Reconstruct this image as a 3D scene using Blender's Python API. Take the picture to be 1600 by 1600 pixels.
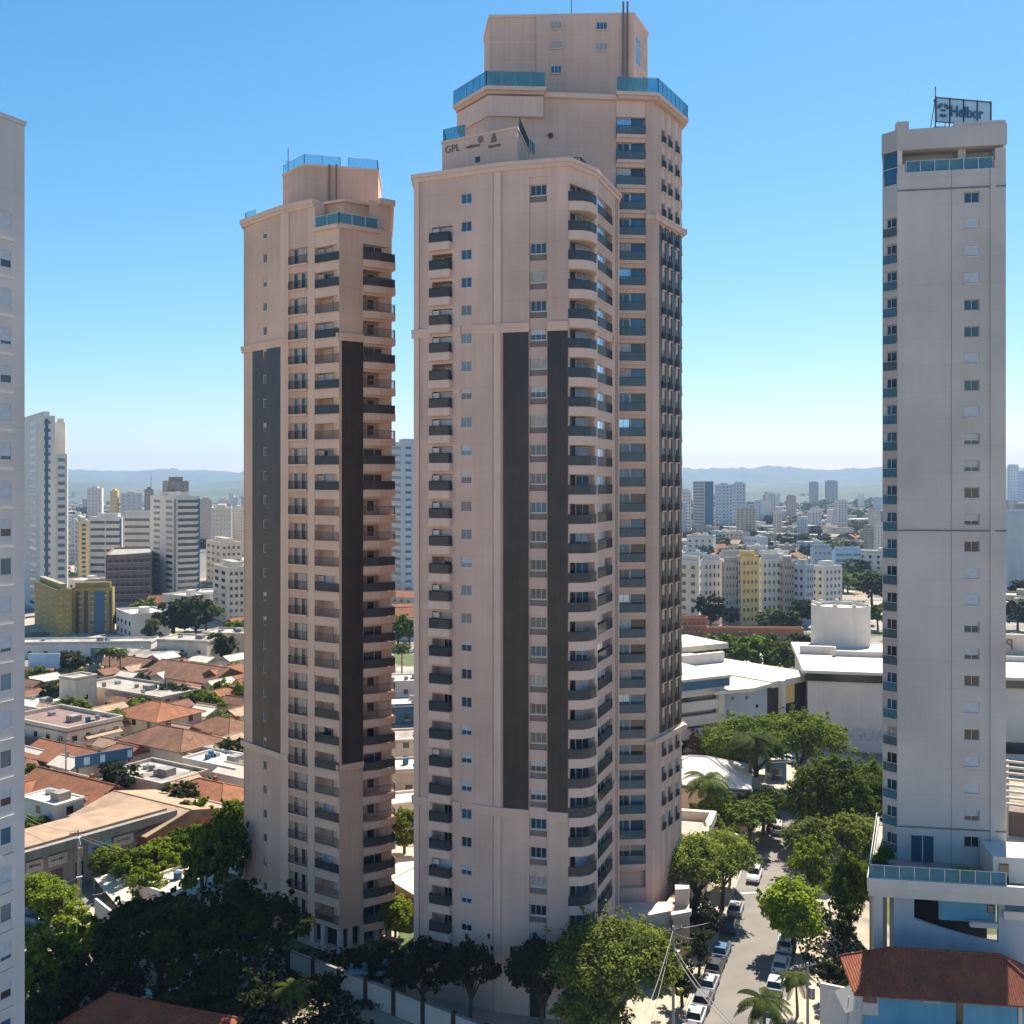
import bpy, bmesh, math, random
from mathutils import Vector, Matrix
R = math.radians
rnd = random.Random(7)
sc = bpy.context.scene
col = sc.collection
for o in list(bpy.data.objects): bpy.data.objects.remove(o)

# ------------------------------------------------------------------ camera, sky, sun, exposure
H = 55.5          # eye height, metres
F = 1600.0        # focal length in photo pixels
HAZE = 0.00011
cd = bpy.data.cameras.new('camera'); cam = bpy.data.objects.new('camera', cd); col.objects.link(cam)
cam.location = (0, 0, H); cam.rotation_euler = (R(90), 0, 0)
cd.sensor_width = 36; cd.lens = 36; cd.shift_y = -0.025; cd.clip_start = 1; cd.clip_end = 60000
sc.camera = cam
AZ, EL = R(25), R(50)
w = bpy.data.worlds.new('World'); sc.world = w; w.use_nodes = True
nt = w.node_tree; bg = nt.nodes['Background']
sky = nt.nodes.new('ShaderNodeTexSky'); sky.sky_type = 'NISHITA'; sky.sun_disc = False
sky.sun_elevation = EL; sky.sun_rotation = AZ; sky.altitude = 600; sky.air_density = 1.0; sky.dust_density = 0.3; sky.ozone_density = 3.0
sp_ = nt.nodes.new('ShaderNodeSeparateColor'); cb_ = nt.nodes.new('ShaderNodeCombineColor'); nt.links.new(sky.outputs[0], sp_.inputs[0])
for i_, (k_, g_, t_) in enumerate(((5.6, 1.6, .83), (5.4, 1.0, .87), (6.0, .8, .95))):     # grade of the sky texture, channel by channel
    m1 = nt.nodes.new('ShaderNodeMath'); m1.operation = 'DIVIDE'; m1.inputs[1].default_value = k_; m2 = nt.nodes.new('ShaderNodeMath'); m2.operation = 'POWER'; m2.inputs[1].default_value = g_; m3 = nt.nodes.new('ShaderNodeMath'); m3.operation = 'MULTIPLY'; m3.inputs[1].default_value = k_*t_
    nt.links.new(sp_.outputs[i_], m1.inputs[0]); nt.links.new(m1.outputs[0], m2.inputs[0]); nt.links.new(m2.outputs[0], m3.inputs[0]); nt.links.new(m3.outputs[0], cb_.inputs[i_])
nt.links.new(cb_.outputs[0], bg.inputs[0]); bg.inputs[1].default_value = 0.075
S = Vector((math.sin(AZ)*math.cos(EL), math.cos(AZ)*math.cos(EL), math.sin(EL)))
ld = bpy.data.lights.new('sun', 'SUN'); ld.energy = 5.0; ld.angle = R(0.5); ld.color = (1, .91, .78)
lo = bpy.data.objects.new('sun', ld); col.objects.link(lo); lo.rotation_euler = S.to_track_quat('Z', 'Y').to_euler(); lo.location = (0, 0, 300)
vs = sc.view_settings; vs.view_transform = 'Standard'; vs.look = 'None'; vs.exposure = 1.15; vs.gamma = 1; vs.use_curve_mapping = False
sc.cycles.use_denoising = True
sc.cycles.max_bounces = 6; sc.cycles.diffuse_bounces = 3; sc.cycles.glossy_bounces = 3; sc.cycles.transmission_bounces = 4
sc.cycles.transparent_max_bounces = 12; sc.cycles.volume_bounces = 0; sc.cycles.sample_clamp_indirect = 4

# ------------------------------------------------------------------ materials
def nodes(name):
    m = bpy.data.materials.new(name); m.use_nodes = True
    return m, m.node_tree, m.node_tree.nodes['Principled BSDF']
def c4(c): return (c[0], c[1], c[2], 1)
def mat(name, a, b=None, scale=.6, rough=.85, bump=0., metal=0., streak=0., spec=.4, detail=6, rvar=0., joint=0.):
    m, t, p = nodes(name); N = t.nodes.new; L = t.links.new
    p.inputs['Roughness'].default_value = rough; p.inputs['Metallic'].default_value = metal
    p.inputs['Specular IOR Level'].default_value = spec
    if b is None: b = tuple(x*.8 for x in a)
    tc = N('ShaderNodeTexCoord'); nz = N('ShaderNodeTexNoise'); nz.inputs['Scale'].default_value = scale; nz.inputs['Detail'].default_value = detail
    L(tc.outputs['Object'], nz.inputs['Vector'])
    rp = N('ShaderNodeValToRGB'); rp.color_ramp.elements[0].position = .33; rp.color_ramp.elements[1].position = .67
    rp.color_ramp.elements[0].color = c4(b); rp.color_ramp.elements[1].color = c4(a); L(nz.outputs['Fac'], rp.inputs[0])
    out = rp.outputs[0]
    if streak:
        mp = N('ShaderNodeMapping'); mp.inputs['Scale'].default_value = (1.3, 1.3, .045); L(tc.outputs['Object'], mp.inputs[0])
        n2 = N('ShaderNodeTexNoise'); n2.inputs['Scale'].default_value = 1.4; n2.inputs['Detail'].default_value = 8; L(mp.outputs[0], n2.inputs['Vector'])
        mr = N('ShaderNodeMapRange'); mr.inputs[1].default_value = .35; mr.inputs[2].default_value = .7; mr.inputs[3].default_value = 1; mr.inputs[4].default_value = 1-streak
        L(n2.outputs['Fac'], mr.inputs[0])
        mx = N('ShaderNodeMix'); mx.data_type = 'RGBA'; mx.blend_type = 'MULTIPLY'; mx.inputs[0].default_value = 1
        L(out, mx.inputs[6]); L(mr.outputs[0], mx.inputs[7]); out = mx.outputs[2]
    if joint:       # fine horizontal panel joints and uneven storey tones
        sx = N('ShaderNodeSeparateXYZ'); L(tc.outputs['Object'], sx.inputs[0]); dv = N('ShaderNodeMath'); dv.operation = 'DIVIDE'; dv.inputs[1].default_value = joint; L(sx.outputs[2], dv.inputs[0])
        fr = N('ShaderNodeMath'); fr.operation = 'FRACT'; L(dv.outputs[0], fr.inputs[0]); lt = N('ShaderNodeMath'); lt.operation = 'LESS_THAN'; lt.inputs[1].default_value = .05/joint; L(fr.outputs[0], lt.inputs[0])
        n4 = N('ShaderNodeTexNoise'); n4.inputs['Scale'].default_value = .09; n4.inputs['Detail'].default_value = 3; L(tc.outputs['Object'], n4.inputs['Vector'])
        ma = N('ShaderNodeMapRange'); ma.inputs[1].default_value = .35; ma.inputs[2].default_value = .65; ma.inputs[3].default_value = .86; ma.inputs[4].default_value = 1.07; L(n4.outputs['Fac'], ma.inputs[0])
        mm = N('ShaderNodeMath'); mm.operation = 'MULTIPLY_ADD'; mm.inputs[1].default_value = -.13; L(lt.outputs[0], mm.inputs[0]); L(ma.outputs[0], mm.inputs[2])
        mx = N('ShaderNodeMix'); mx.data_type = 'RGBA'; mx.blend_type = 'MULTIPLY'; mx.inputs[0].default_value = 1; L(out, mx.inputs[6]); L(mm.outputs[0], mx.inputs[7]); out = mx.outputs[2]
    if rvar:
        oi = N('ShaderNodeObjectInfo'); mr = N('ShaderNodeMapRange'); mr.inputs[3].default_value = 1-rvar; mr.inputs[4].default_value = 1+rvar
        L(oi.outputs['Random'], mr.inputs[0]); mx = N('ShaderNodeMix'); mx.data_type = 'RGBA'; mx.blend_type = 'MULTIPLY'; mx.inputs[0].default_value = 1
        L(out, mx.inputs[6]); L(mr.outputs[0], mx.inputs[7]); out = mx.outputs[2]
    L(out, p.inputs['Base Color'])
    if bump:
        bp = N('ShaderNodeBump'); bp.inputs['Strength'].default_value = bump; n3 = N('ShaderNodeTexNoise'); n3.inputs['Scale'].default_value = scale*8
        L(tc.outputs['Object'], n3.inputs['Vector']); L(n3.outputs['Fac'], bp.inputs['Height']); L(bp.outputs[0], p.inputs['Normal'])
    return m
def glassmat(name, c, rough=.06, metal=.0, spec=1.0):
    m = mat(name, c, tuple(x*.6 for x in c), .35, rough, spec=spec, metal=metal, rvar=.35); return m
def clearmat(name, tint, mixv):
    m, t, p = nodes(name); N = t.nodes.new; L = t.links.new
    tr = N('ShaderNodeBsdfTransparent'); tr.inputs[0].default_value = c4(tint)
    tc = N('ShaderNodeTexCoord'); nz = N('ShaderNodeTexNoise'); nz.inputs['Scale'].default_value = .8; L(tc.outputs['Object'], nz.inputs['Vector'])
    rp = N('ShaderNodeValToRGB'); rp.color_ramp.elements[0].color = c4([x*.5 for x in tint]); rp.color_ramp.elements[1].color = c4(tint)
    L(nz.outputs['Fac'], rp.inputs[0]); L(rp.outputs[0], p.inputs['Base Color']); p.inputs['Roughness'].default_value = .05; p.inputs['Specular IOR Level'].default_value = .9
    mx = N('ShaderNodeMixShader'); mx.inputs[0].default_value = mixv
    L(tr.outputs[0], mx.inputs[1]); L(p.outputs[0], mx.inputs[2]); L(mx.outputs[0], t.nodes['Material Output'].inputs[0]); return m
def tilemat(name, a, b, s=9.):
    m, t, p = nodes(name); N = t.nodes.new; L = t.links.new; p.inputs['Roughness'].default_value = .9; p.inputs['Specular IOR Level'].default_value = .2
    tc = N('ShaderNodeTexCoord'); nz = N('ShaderNodeTexNoise'); nz.inputs['Scale'].default_value = .45; nz.inputs['Detail'].default_value = 9; L(tc.outputs['Object'], nz.inputs['Vector'])
    rp = N('ShaderNodeValToRGB'); rp.color_ramp.elements[0].position = .3; rp.color_ramp.elements[1].position = .7
    rp.color_ramp.elements[0].color = c4(b); rp.color_ramp.elements[1].color = c4(a); L(nz.outputs['Fac'], rp.inputs[0])
    vo = N('ShaderNodeTexVoronoi'); vo.inputs['Scale'].default_value = 3.5; L(tc.outputs['Object'], vo.inputs['Vector'])
    mx = N('ShaderNodeMix'); mx.data_type = 'RGBA'; mx.blend_type = 'MULTIPLY'; mx.inputs[0].default_value = .35
    L(rp.outputs[0], mx.inputs[6]); L(vo.outputs['Color'], mx.inputs[7]); L(mx.outputs[2], p.inputs['Base Color'])
    wv = N('ShaderNodeTexWave'); wv.inputs['Scale'].default_value = s*.16; wv.inputs['Distortion'].default_value = .4; wv.bands_direction = 'X'; L(tc.outputs['Object'], wv.inputs['Vector'])
    bp = N('ShaderNodeBump'); bp.inputs['Strength'].default_value = .6; bp.inputs['Distance'].default_value = .08; L(wv.outputs['Fac'], bp.inputs['Height']); L(bp.outputs[0], p.inputs['Normal'])
    return m
def leafmat(name, a, b):
    m, t, p = nodes(name); N = t.nodes.new; L = t.links.new; p.inputs['Roughness'].default_value = .75; p.inputs['Specular IOR Level'].default_value = .08
    tc = N('ShaderNodeTexCoord'); nz = N('ShaderNodeTexNoise'); nz.inputs['Scale'].default_value = .8; nz.inputs['Detail'].default_value = 3; L(tc.outputs['Object'], nz.inputs['Vector'])
    ge = N('ShaderNodeNewGeometry'); ad = N('ShaderNodeMath'); ad.operation = 'MULTIPLY_ADD'; ad.inputs[1].default_value = .45; L(ge.outputs['Random Per Island'], ad.inputs[0]); 
    sb = N('ShaderNodeMath'); sb.operation = 'SUBTRACT'; sb.inputs[1].default_value = .22; L(nz.outputs['Fac'], sb.inputs[0]); L(sb.outputs[0], ad.inputs[2])
    rp = N('ShaderNodeValToRGB'); rp.color_ramp.elements[0].position = .25; rp.color_ramp.elements[1].position = .75
    rp.color_ramp.elements[0].color = c4(b); rp.color_ramp.elements[1].color = c4(a); L(ad.outputs[0], rp.inputs[0])
    oi = N('ShaderNodeObjectInfo'); hs = N('ShaderNodeHueSaturation'); mr = N('ShaderNodeMapRange'); mr.inputs[3].default_value = .7; mr.inputs[4].default_value = 1.35
    L(oi.outputs['Random'], mr.inputs[0]); L(mr.outputs[0], hs.inputs['Value']); L(rp.outputs[0], hs.inputs['Color'])
    L(hs.outputs[0], p.inputs['Base Color'])
    tl = N('ShaderNodeBsdfTranslucent'); L(hs.outputs[0], tl.inputs[0]); mx = N('ShaderNodeMixShader'); mx.inputs[0].default_value = .42
    L(p.outputs[0], mx.inputs[1]); L(tl.outputs[0], mx.inputs[2]); L(mx.outputs[0], t.nodes['Material Output'].inputs[0]); return m
M = {}
M['tan'] = mat('tan_plaster', (.70, .465, .345), (.65, .43, .315), .25, streak=.11, bump=.08, joint=3.05)
M['tan_light'] = mat('pale_tan_plaster', (.74, .51, .385), (.69, .47, .35), .3, streak=.10, bump=.05)
M['pink'] = mat('pinkish_tan_plaster', (.67, .47, .385), (.625, .435, .355), .25, streak=.10, bump=.08, joint=3.0)
M['pink_light'] = mat('pale_pinkish_plaster', (.72, .515, .425), (.67, .475, .39), .3, streak=.10, bump=.05)
M['dark'] = mat('dark_brown_cladding', (.062, .043, .037), (.038, .029, .026), .5, rough=.38, streak=.30, joint=1.0)
M['spandrel'] = mat('brown_grey_panel', (.22, .165, .15), None, .5, rough=.6)
M['rail'] = mat('dark_railing', (.04, .042, .05), None, 1, rough=.45)
M['railb'] = mat('brown_railing', (.15, .125, .115), None, 1, rough=.5)
M['smoke'] = clearmat('smoked_glass', (.24, .26, .28), .28)
M['clearrail'] = clearmat('clear_glass_rail', (.42, .55, .60), .25)
M['blueglass'] = clearmat('blue_glass_rail', (.30, .64, .76), .28)
M['paleglass'] = clearmat('pale_glass_rail', (.62, .86, .95), .12)
M['win'] = glassmat('window_glass', (.02, .045, .07))
M['winb'] = glassmat('blue_window_glass', (.03, .13, .22), .1, .25)
M['windark'] = glassmat('dark_window_glass', (.012, .014, .018), .12)
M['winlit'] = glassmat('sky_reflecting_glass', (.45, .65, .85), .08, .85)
M['curtain'] = mat('curtain_behind_glass', (.42, .37, .33), (.30, .26, .24), 2.5, .35, spec=.8)
M['blind'] = mat('white_roller_blind', (.50, .54, .60), None, 2, .5)
M['frame'] = mat('white_window_frame', (.62, .60, .58), None, 2, .5)
M['greywall'] = mat('grey_paint', (.54, .495, .47), (.515, .47, .445), .2, streak=.05, bump=.06, joint=3.0)
M['greylight'] = mat('light_grey_paint', (.62, .58, .565), (.585, .55, .535), .2, streak=.06, bump=.06, joint=3.0)
M['greyline'] = mat('grey_joint', (.19, .18, .19), None, 1)
M['white'] = mat('white_paint', (.64, .60, .55), (.56, .525, .48), .3, streak=.07, rough=.8)
M['cream'] = mat('cream_paint', (.68, .60, .48), (.58, .50, .39), .3, streak=.15)
M['beige'] = mat('beige_paint', (.48, .41, .33), (.42, .35, .28), .3, streak=.15)
M['yellow'] = mat('yellow_paint', (.88, .58, .20), (.80, .52, .17), .3, streak=.15)
M['olive'] = mat('olive_yellow_paint', (.36, .27, .07), (.29, .22, .06), .3, streak=.15)
M['orange'] = mat('orange_paint', (.42, .17, .07), (.36, .14, .06), .3, streak=.2)
M['brick'] = mat('raw_brick', (.28, .17, .13), (.18, .13, .11), .5, streak=.3)
M['blue'] = mat('blue_paint', (.03, .12, .22), (.02, .09, .18), .4, rough=.5)
M['paleblue'] = mat('pale_blue_board', (.42, .60, .72), (.34, .52, .66), .6, rough=.5)
M['bluewall'] = mat('light_blue_wall', (.17, .42, .56), (.12, .34, .50), .25, streak=.12)
M['bluewhite'] = mat('blue_white_wall', (.46, .50, .53), (.40, .45, .50), .2, streak=.12)
M['concrete'] = mat('concrete', (.33, .31, .28), (.24, .225, .205), .6, streak=.25, bump=.1)
M['roofgrey'] = mat('grey_flat_roof', (.46, .41, .34), (.20, .175, .15), .3, bump=.2, detail=12)
M['roofsheet'] = mat('brown_sheet_roof', (.40, .27, .17), (.28, .19, .12), .5, bump=.1)
M['roofwhite'] = mat('white_roof_sheet', (.64, .56, .45), (.52, .46, .365), .25, bump=.05)
M['tile'] = tilemat('terracotta_tiles', (.42, .165, .08), (.24, .11, .06))
M['tile2'] = tilemat('weathered_tiles', (.33, .16, .095), (.17, .095, .06))
M['tile3'] = tilemat('red_roof_tiles', (.35, .11, .055), (.23, .075, .045))
M['asphalt'] = mat('asphalt', (.215, .195, .17), (.16, .145, .13), .25, rough=.9, bump=.15)
M['pave'] = mat('pavement_slabs', (.50, .41, .31), (.38, .31, .24), .8, bump=.15)
M['kerb'] = mat('kerb_stone', (.5, .47, .42), None, 1)
M['paint'] = mat('road_paint', (.7, .68, .62), None, 2)
M['metal'] = mat('galvanised_metal', (.35, .36, .37), None, 2, .4, metal=.7)
M['wire'] = mat('black_cable', (.02, .02, .02), None, 2, .6)
M['cement'] = mat('pole_concrete', (.36, .33, .29), (.28, .255, .225), 1.5, bump=.1)
M['bark'] = mat('bark', (.09, .065, .045), (.05, .037, .028), 3, bump=.4)
M['palmbark'] = mat('palm_bark', (.16, .12, .09), (.09, .07, .05), 4, bump=.4)
M['leaf'] = leafmat('broad_leaves', (.17, .235, .012), (.028, .052, .004))
M['leaf_dark'] = leafmat('dark_shaded_leaves', (.040, .058, .010), (.010, .019, .004))  # tower shade is put into this leaf colour; dark far trees share it
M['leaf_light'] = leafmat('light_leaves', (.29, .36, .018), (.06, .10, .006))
M['leaf_pale'] = leafmat('pale_silvery_leaves', (.26, .30, .04), (.045, .07, .009))
M['leaf_red'] = leafmat('reddish_leaves', (.20, .10, .055), (.10, .055, .035))
M['frond'] = leafmat('palm_fronds', (.11, .145, .018), (.03, .05, .008))
M['terra'] = mat('sandy_soil', (.38, .27, .17), (.27, .19, .12), .5, bump=.2)
M['grass'] = mat('lawn', (.09, .13, .03), (.05, .08, .02), .6, bump=.3)
M['tyre'] = mat('rubber', (.02, .02, .02), None, 2, .8)
M['lampglass'] = mat('lamp_lens', (.6, .6, .6), None, 4, .2)
M['redlamp'] = mat('red_lens', (.35, .02, .02), None, 4, .3)

# ------------------------------------------------------------------ mesh collector
class MB:
    def __init__(s): s.v = []; s.f = []; s.m = []; s.mats = []; s.sm = []
    def mi(s, m):
        m = M[m] if isinstance(m, str) else m
        if m not in s.mats: s.mats.append(m)
        return s.mats.index(m)
    def add(s, vs, fs, m, T=None, smooth=False):
        b = len(s.v); k = s.mi(m)
        for v in vs:
            v = Vector(v); s.v.append(tuple(T @ v) if T else tuple(v))
        for f in fs: s.f.append(tuple(b+i for i in f)); s.m.append(k); s.sm.append(smooth)
    def box(s, x0, x1, y0, y1, z0, z1, m, T=None):
        if x0 > x1: x0, x1 = x1, x0
        if y0 > y1: y0, y1 = y1, y0
        vs = [(x0,y0,z0),(x1,y0,z0),(x1,y1,z0),(x0,y1,z0),(x0,y0,z1),(x1,y0,z1),(x1,y1,z1),(x0,y1,z1)]
        s.add(vs, [(0,3,2,1),(4,5,6,7),(0,1,5,4),(1,2,6,5),(2,3,7,6),(3,0,4,7)], m, T)
    def prism(s, poly, z0, z1, m, T=None, top=None):
        n = len(poly); a = sum(poly[i][0]*poly[(i+1)%n][1]-poly[(i+1)%n][0]*poly[i][1] for i in range(n))
        if a < 0: poly = poly[::-1]
        vs = [(p[0],p[1],z0) for p in poly]+[(p[0],p[1],z1) for p in poly]
        s.add(vs, [(i,(i+1)%n,n+(i+1)%n,n+i) for i in range(n)]+[tuple(range(n))[::-1]], m, T)
        s.add([(p[0],p[1],z1) for p in poly], [tuple(range(n))], top or m, T)
    def tube(s, a, b, r, m, r2=None, n=8, T=None):
        a = Vector(a); b = Vector(b); d = (b-a); r2 = r if r2 is None else r2
        if d.length < 1e-6: return
        q = d.to_track_quat('Z','Y'); vs = []
        for p, rr in ((a, r), (b, r2)):
            for i in range(n): vs.append(p + q @ Vector((math.cos(2*math.pi*i/n)*rr, math.sin(2*math.pi*i/n)*rr, 0)))
        s.add(vs, [(i,(i+1)%n,n+(i+1)%n,n+i) for i in range(n)], m, T, True)
        s.add(vs, [tuple(range(n))[::-1], tuple(range(n,2*n))], m, T)
    def strip(s, pts, z0, z1, th, m, T=None):
        for i in range(len(pts)-1):
            a = Vector((pts[i][0], pts[i][1], 0)); b = Vector((pts[i+1][0], pts[i+1][1], 0)); d = (b-a)
            if d.length < 1e-5: continue
            n = Vector((d.y, -d.x, 0)).normalized()*th/2; e = d.normalized()*th*.3
            a = a-e; b = b+e
            s.prism([(a-n).xy[:], (b-n).xy[:], (b+n).xy[:], (a+n).xy[:]], z0+i*.001, z1+i*.001, m, T)
    def mesh(s, name):
        me = bpy.data.meshes.new(name); me.from_pydata(s.v, [], s.f)
        for m in s.mats: me.materials.append(m)
        me.polygons.foreach_set('material_index', s.m); me.polygons.foreach_set('use_smooth', s.sm); me.update(); return me

NAMES = {}
def ob(name, me, parent=None, T=None):
    o = bpy.data.objects.new(name, me); col.objects.link(o)
    if parent is not None: o.parent = parent
    if T is not None: o.matrix_local = T
    return o
def tag(o, label, cat, group=None):
    o['label'] = label; o['category'] = cat
    if group: o['group'] = group
    return o
def struct(o, kind='structure'): o['kind'] = kind; return o
def thing(name, label, cat, loc=(0,0,0), rz=0, group=None):
    o = bpy.data.objects.new(name, None); col.objects.link(o); o.location = loc; o.rotation_euler.z = rz; o.empty_display_size = .5
    return tag(o, label, cat, group)
def copy_tree(o, parent=None):
    c = o.copy(); col.objects.link(c); c.parent = parent
    for ch in o.children: copy_tree(ch, c)
    return c
def wpart(name, mb, root):      # vertices in world metres
    T = Matrix.Translation(-root.location)
    return ob(name, mb.mesh(name), root, T)
def unit(root, u, T):           # u = (name, mesh, [sub units]); T is a world matrix
    o = ob(u[0], u[1], root, Matrix.Translation(-root.location) @ T if root else T)
    for c in u[2]: ob(c[0], c[1], o)
    return o
def W(px, py, d): return Vector(((px-800)*d/F, d, H-(py-760)*d/F))
def G(px, py, z=0.):
    d = (H-z)*F/(py-760); return Vector(((px-800)*d/F, d, z))
def ZZ(py, d): return H-(py-760)*d/F
def XX(px, d): return (px-800)*d/F
class Fac:      # one vertical facade, P left end and Q right end as seen from the street; local x along, y inwards, z up
    def __init__(s, P, Q):
        s.P = Vector(P); s.Q = Vector(Q); s.d = (s.Q-s.P); s.L = s.d.length; e = s.d/s.L
        s.T = Matrix(((e.x, -e.y, 0, s.P.x), (e.y, e.x, 0, s.P.y), (0,0,1,0), (0,0,0,1)))
    def u(s, px):
        k = (px-800)/F; t = (k*s.P.y-s.P.x)/(s.d.x-k*s.d.y); return t*s.L
    def dep(s, px): return s.P.y+s.u(px)/s.L*s.d.y
    def z(s, px, py): return ZZ(py, s.dep(px))
    def at(s, u, z, y=0): return s.T @ Matrix.Translation((u, y, z))
def offset(poly, dist):     # positive = outwards, CCW polygon
    n = len(poly); a = sum(poly[i][0]*poly[(i+1)%n][1]-poly[(i+1)%n][0]*poly[i][1] for i in range(n))
    if a < 0: poly = poly[::-1]
    out = []
    for i in range(n):
        p0 = Vector(poly[i-1]); p1 = Vector(poly[i]); p2 = Vector(poly[(i+1)%n])
        e1 = (p1-p0).normalized(); e2 = (p2-p1).normalized(); n1 = Vector((e1.y, -e1.x)); n2 = Vector((e2.y, -e2.x))
        b = (n1+n2); b = b/max(b.length_squared/2, .3); out.append(tuple(p1+b*dist))
    return out
JIT = [0]
def seg(mb, f, ua, ub, z0, z1, m, dep=1.6, proud=0.):
    JIT[0] = (JIT[0]+1) % 7
    mb.box(ua, ub, -proud, dep+JIT[0]*.004, z0, z1+JIT[0]*.003, m, f.T)
def column(mb, f, ua, ub, zs, lo, hi, z0, z1, m, dep=1.6, proud=0., back=None, backm=None):
    zs = sorted(zs); cur = z0
    for z in zs:
        if z+lo > cur: seg(mb, f, ua, ub, cur, z+lo, m, dep, proud)
        cur = z+hi
    if z1 > cur: seg(mb, f, ua, ub, cur, z1, m, dep, proud)
    if back: mb.box(ua+.003, ub-.003, back, dep-.02, z0+.02, z1-.02, backm or m, f.T)

# ---- facade units (local x across, y inwards, z up from the floor / sill)
def rect_window(w, h, glass='win', frame='frame', mull=1, blind=0., y=.0, sill=True, t=.06, transom=False):
    g = MB(); zb = h*(1-blind)
    g.box(-w/2+t, w/2-t, y+.05, y+.09, t, zb if blind else h-t, glass)
    if blind: g.box(-w/2+t, w/2-t, y+.02, y+.09, zb+.004, h-t, 'blind' if blind < 1.1 else 'curtain')
    fr = MB()
    fr.box(-w/2, -w/2+t, y, y+.12, 0, h, frame); fr.box(w/2-t, w/2, y, y+.12, 0, h, frame)
    fr.box(-w/2+t, w/2-t, y, y+.12, 0, t, frame); fr.box(-w/2+t, w/2-t, y, y+.12, h-t, h, frame)
    for i in range(mull):
        x = -w/2+w*(i+1)/(mull+1); fr.box(x-t*.4, x+t*.4, y+.01, y+.11, t, h-t, frame)
    if transom: fr.box(-w/2+t, w/2-t, y+.012, y+.108, h*.62, h*.62+t*.7, frame)
    if sill: fr.box(-w/2-.06, w/2+.06, y-.14, y+.02, -.09, -.003, frame)
    return ('window', g.mesh('window'), [('frame', fr.mesh('frame'), [])])
def bars(mb, pts, h, m, step=.12, t=.03):
    for i in range(len(pts)-1):
        a = Vector(pts[i]); b = Vector(pts[i+1]); n = max(1, int((b-a).length/step))
        for k in range(n+1):
            p = a.lerp(b, k/n); mb.box(p.x-t/2, p.x+t/2, p.y-t/2, p.y+t/2, .05, h, m)
    mb.strip(pts, h, h+.06, .06, m); mb.strip(pts, .03, .08, .05, m)
def balcony(w, slab, pts, rail='rail', glass=None, rh=1.0, slabz=(-.3, 0), slabm='pink_light', door=None, step=.12, handrail=None):
    s = MB(); s.prism(slab, slabz[0], slabz[1], slabm)
    r = MB()
    if glass:
        r.strip(pts, .04, rh, .03, glass); r.strip(pts, rh+.002, rh+.06, .06, handrail or rail)
    if rail and step: bars(r, pts, rh, rail, step)
    ch = [('railing', r.mesh('railing'), [])]
    if door:
        x0, x1, y, h, gl = door; d = MB(); t = .07
        d.box(x0+t, x1-t, y-.02, y+.03, .05, h-t, gl)
        d.box(x0, x0+t, y-.06, y+.04, 0, h, 'frame'); d.box(x1-t, x1, y-.06, y+.04, 0, h, 'frame'); d.box(x0+t, x1-t, y-.06, y+.04, h-t, h, 'frame')
        xm = (x0+x1)/2; d.box(xm-t*.4, xm+t*.4, y-.05, y+.035, .05, h-t, 'frame')
        ch.append(('door', d.mesh('door'), []))
    return ('balcony', s.mesh('balcony'), ch)
# ================================================================== MAIN TOWERS
def zl(f, px, y0, y1, n): return [f.z(px, y0+(y1-y0)*i/(n-1)) for i in range(n)]
def capslab(root, poly, z0, outs, m, name='cornice', T=None):
    mb = MB(); z = z0
    for o_, h in outs: mb.prism(offset(poly, o_), z, z+h, m); z += h+.002
    return wpart(name, mb, root)
def ball(mb, c, r, m, n=10):
    vs = []; fs = []
    for i in range(n//2+1):
        a = math.pi*i/(n//2)
        for j in range(n): vs.append((c[0]+r*math.sin(a)*math.cos(2*math.pi*j/n), c[1]+r*math.sin(a)*math.sin(2*math.pi*j/n), c[2]+r*math.cos(a)))
    for i in range(n//2):
        for j in range(n): fs.append((i*n+j, (i+1)*n+j, (i+1)*n+(j+1)%n, i*n+(j+1)%n))
    mb.add(vs, fs, m, None, True)
def rail_part(root, pts, z, h, m='metal', glass='blueglass', name='railing', step=1.4):
    mb = MB(); mb.strip(pts, z+.05, z+h-.08, .03, glass) if glass else None
    mb.strip(pts, z+h-.06, z+h, .06, m)
    T = Matrix.Translation((0,0,z)); p3 = [(p[0], p[1], 0) for p in pts]
    for i in range(len(p3)-1):
        a = Vector(p3[i]); b = Vector(p3[i+1]); n = max(1, int((b-a).length/step))
        for k in range(n+1):
            p = a.lerp(b, k/n); mb.box(p.x-.04, p.x+.04, p.y-.04, p.y+.04, z, z+h, m)
    return wpart(name, mb, root)

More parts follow.
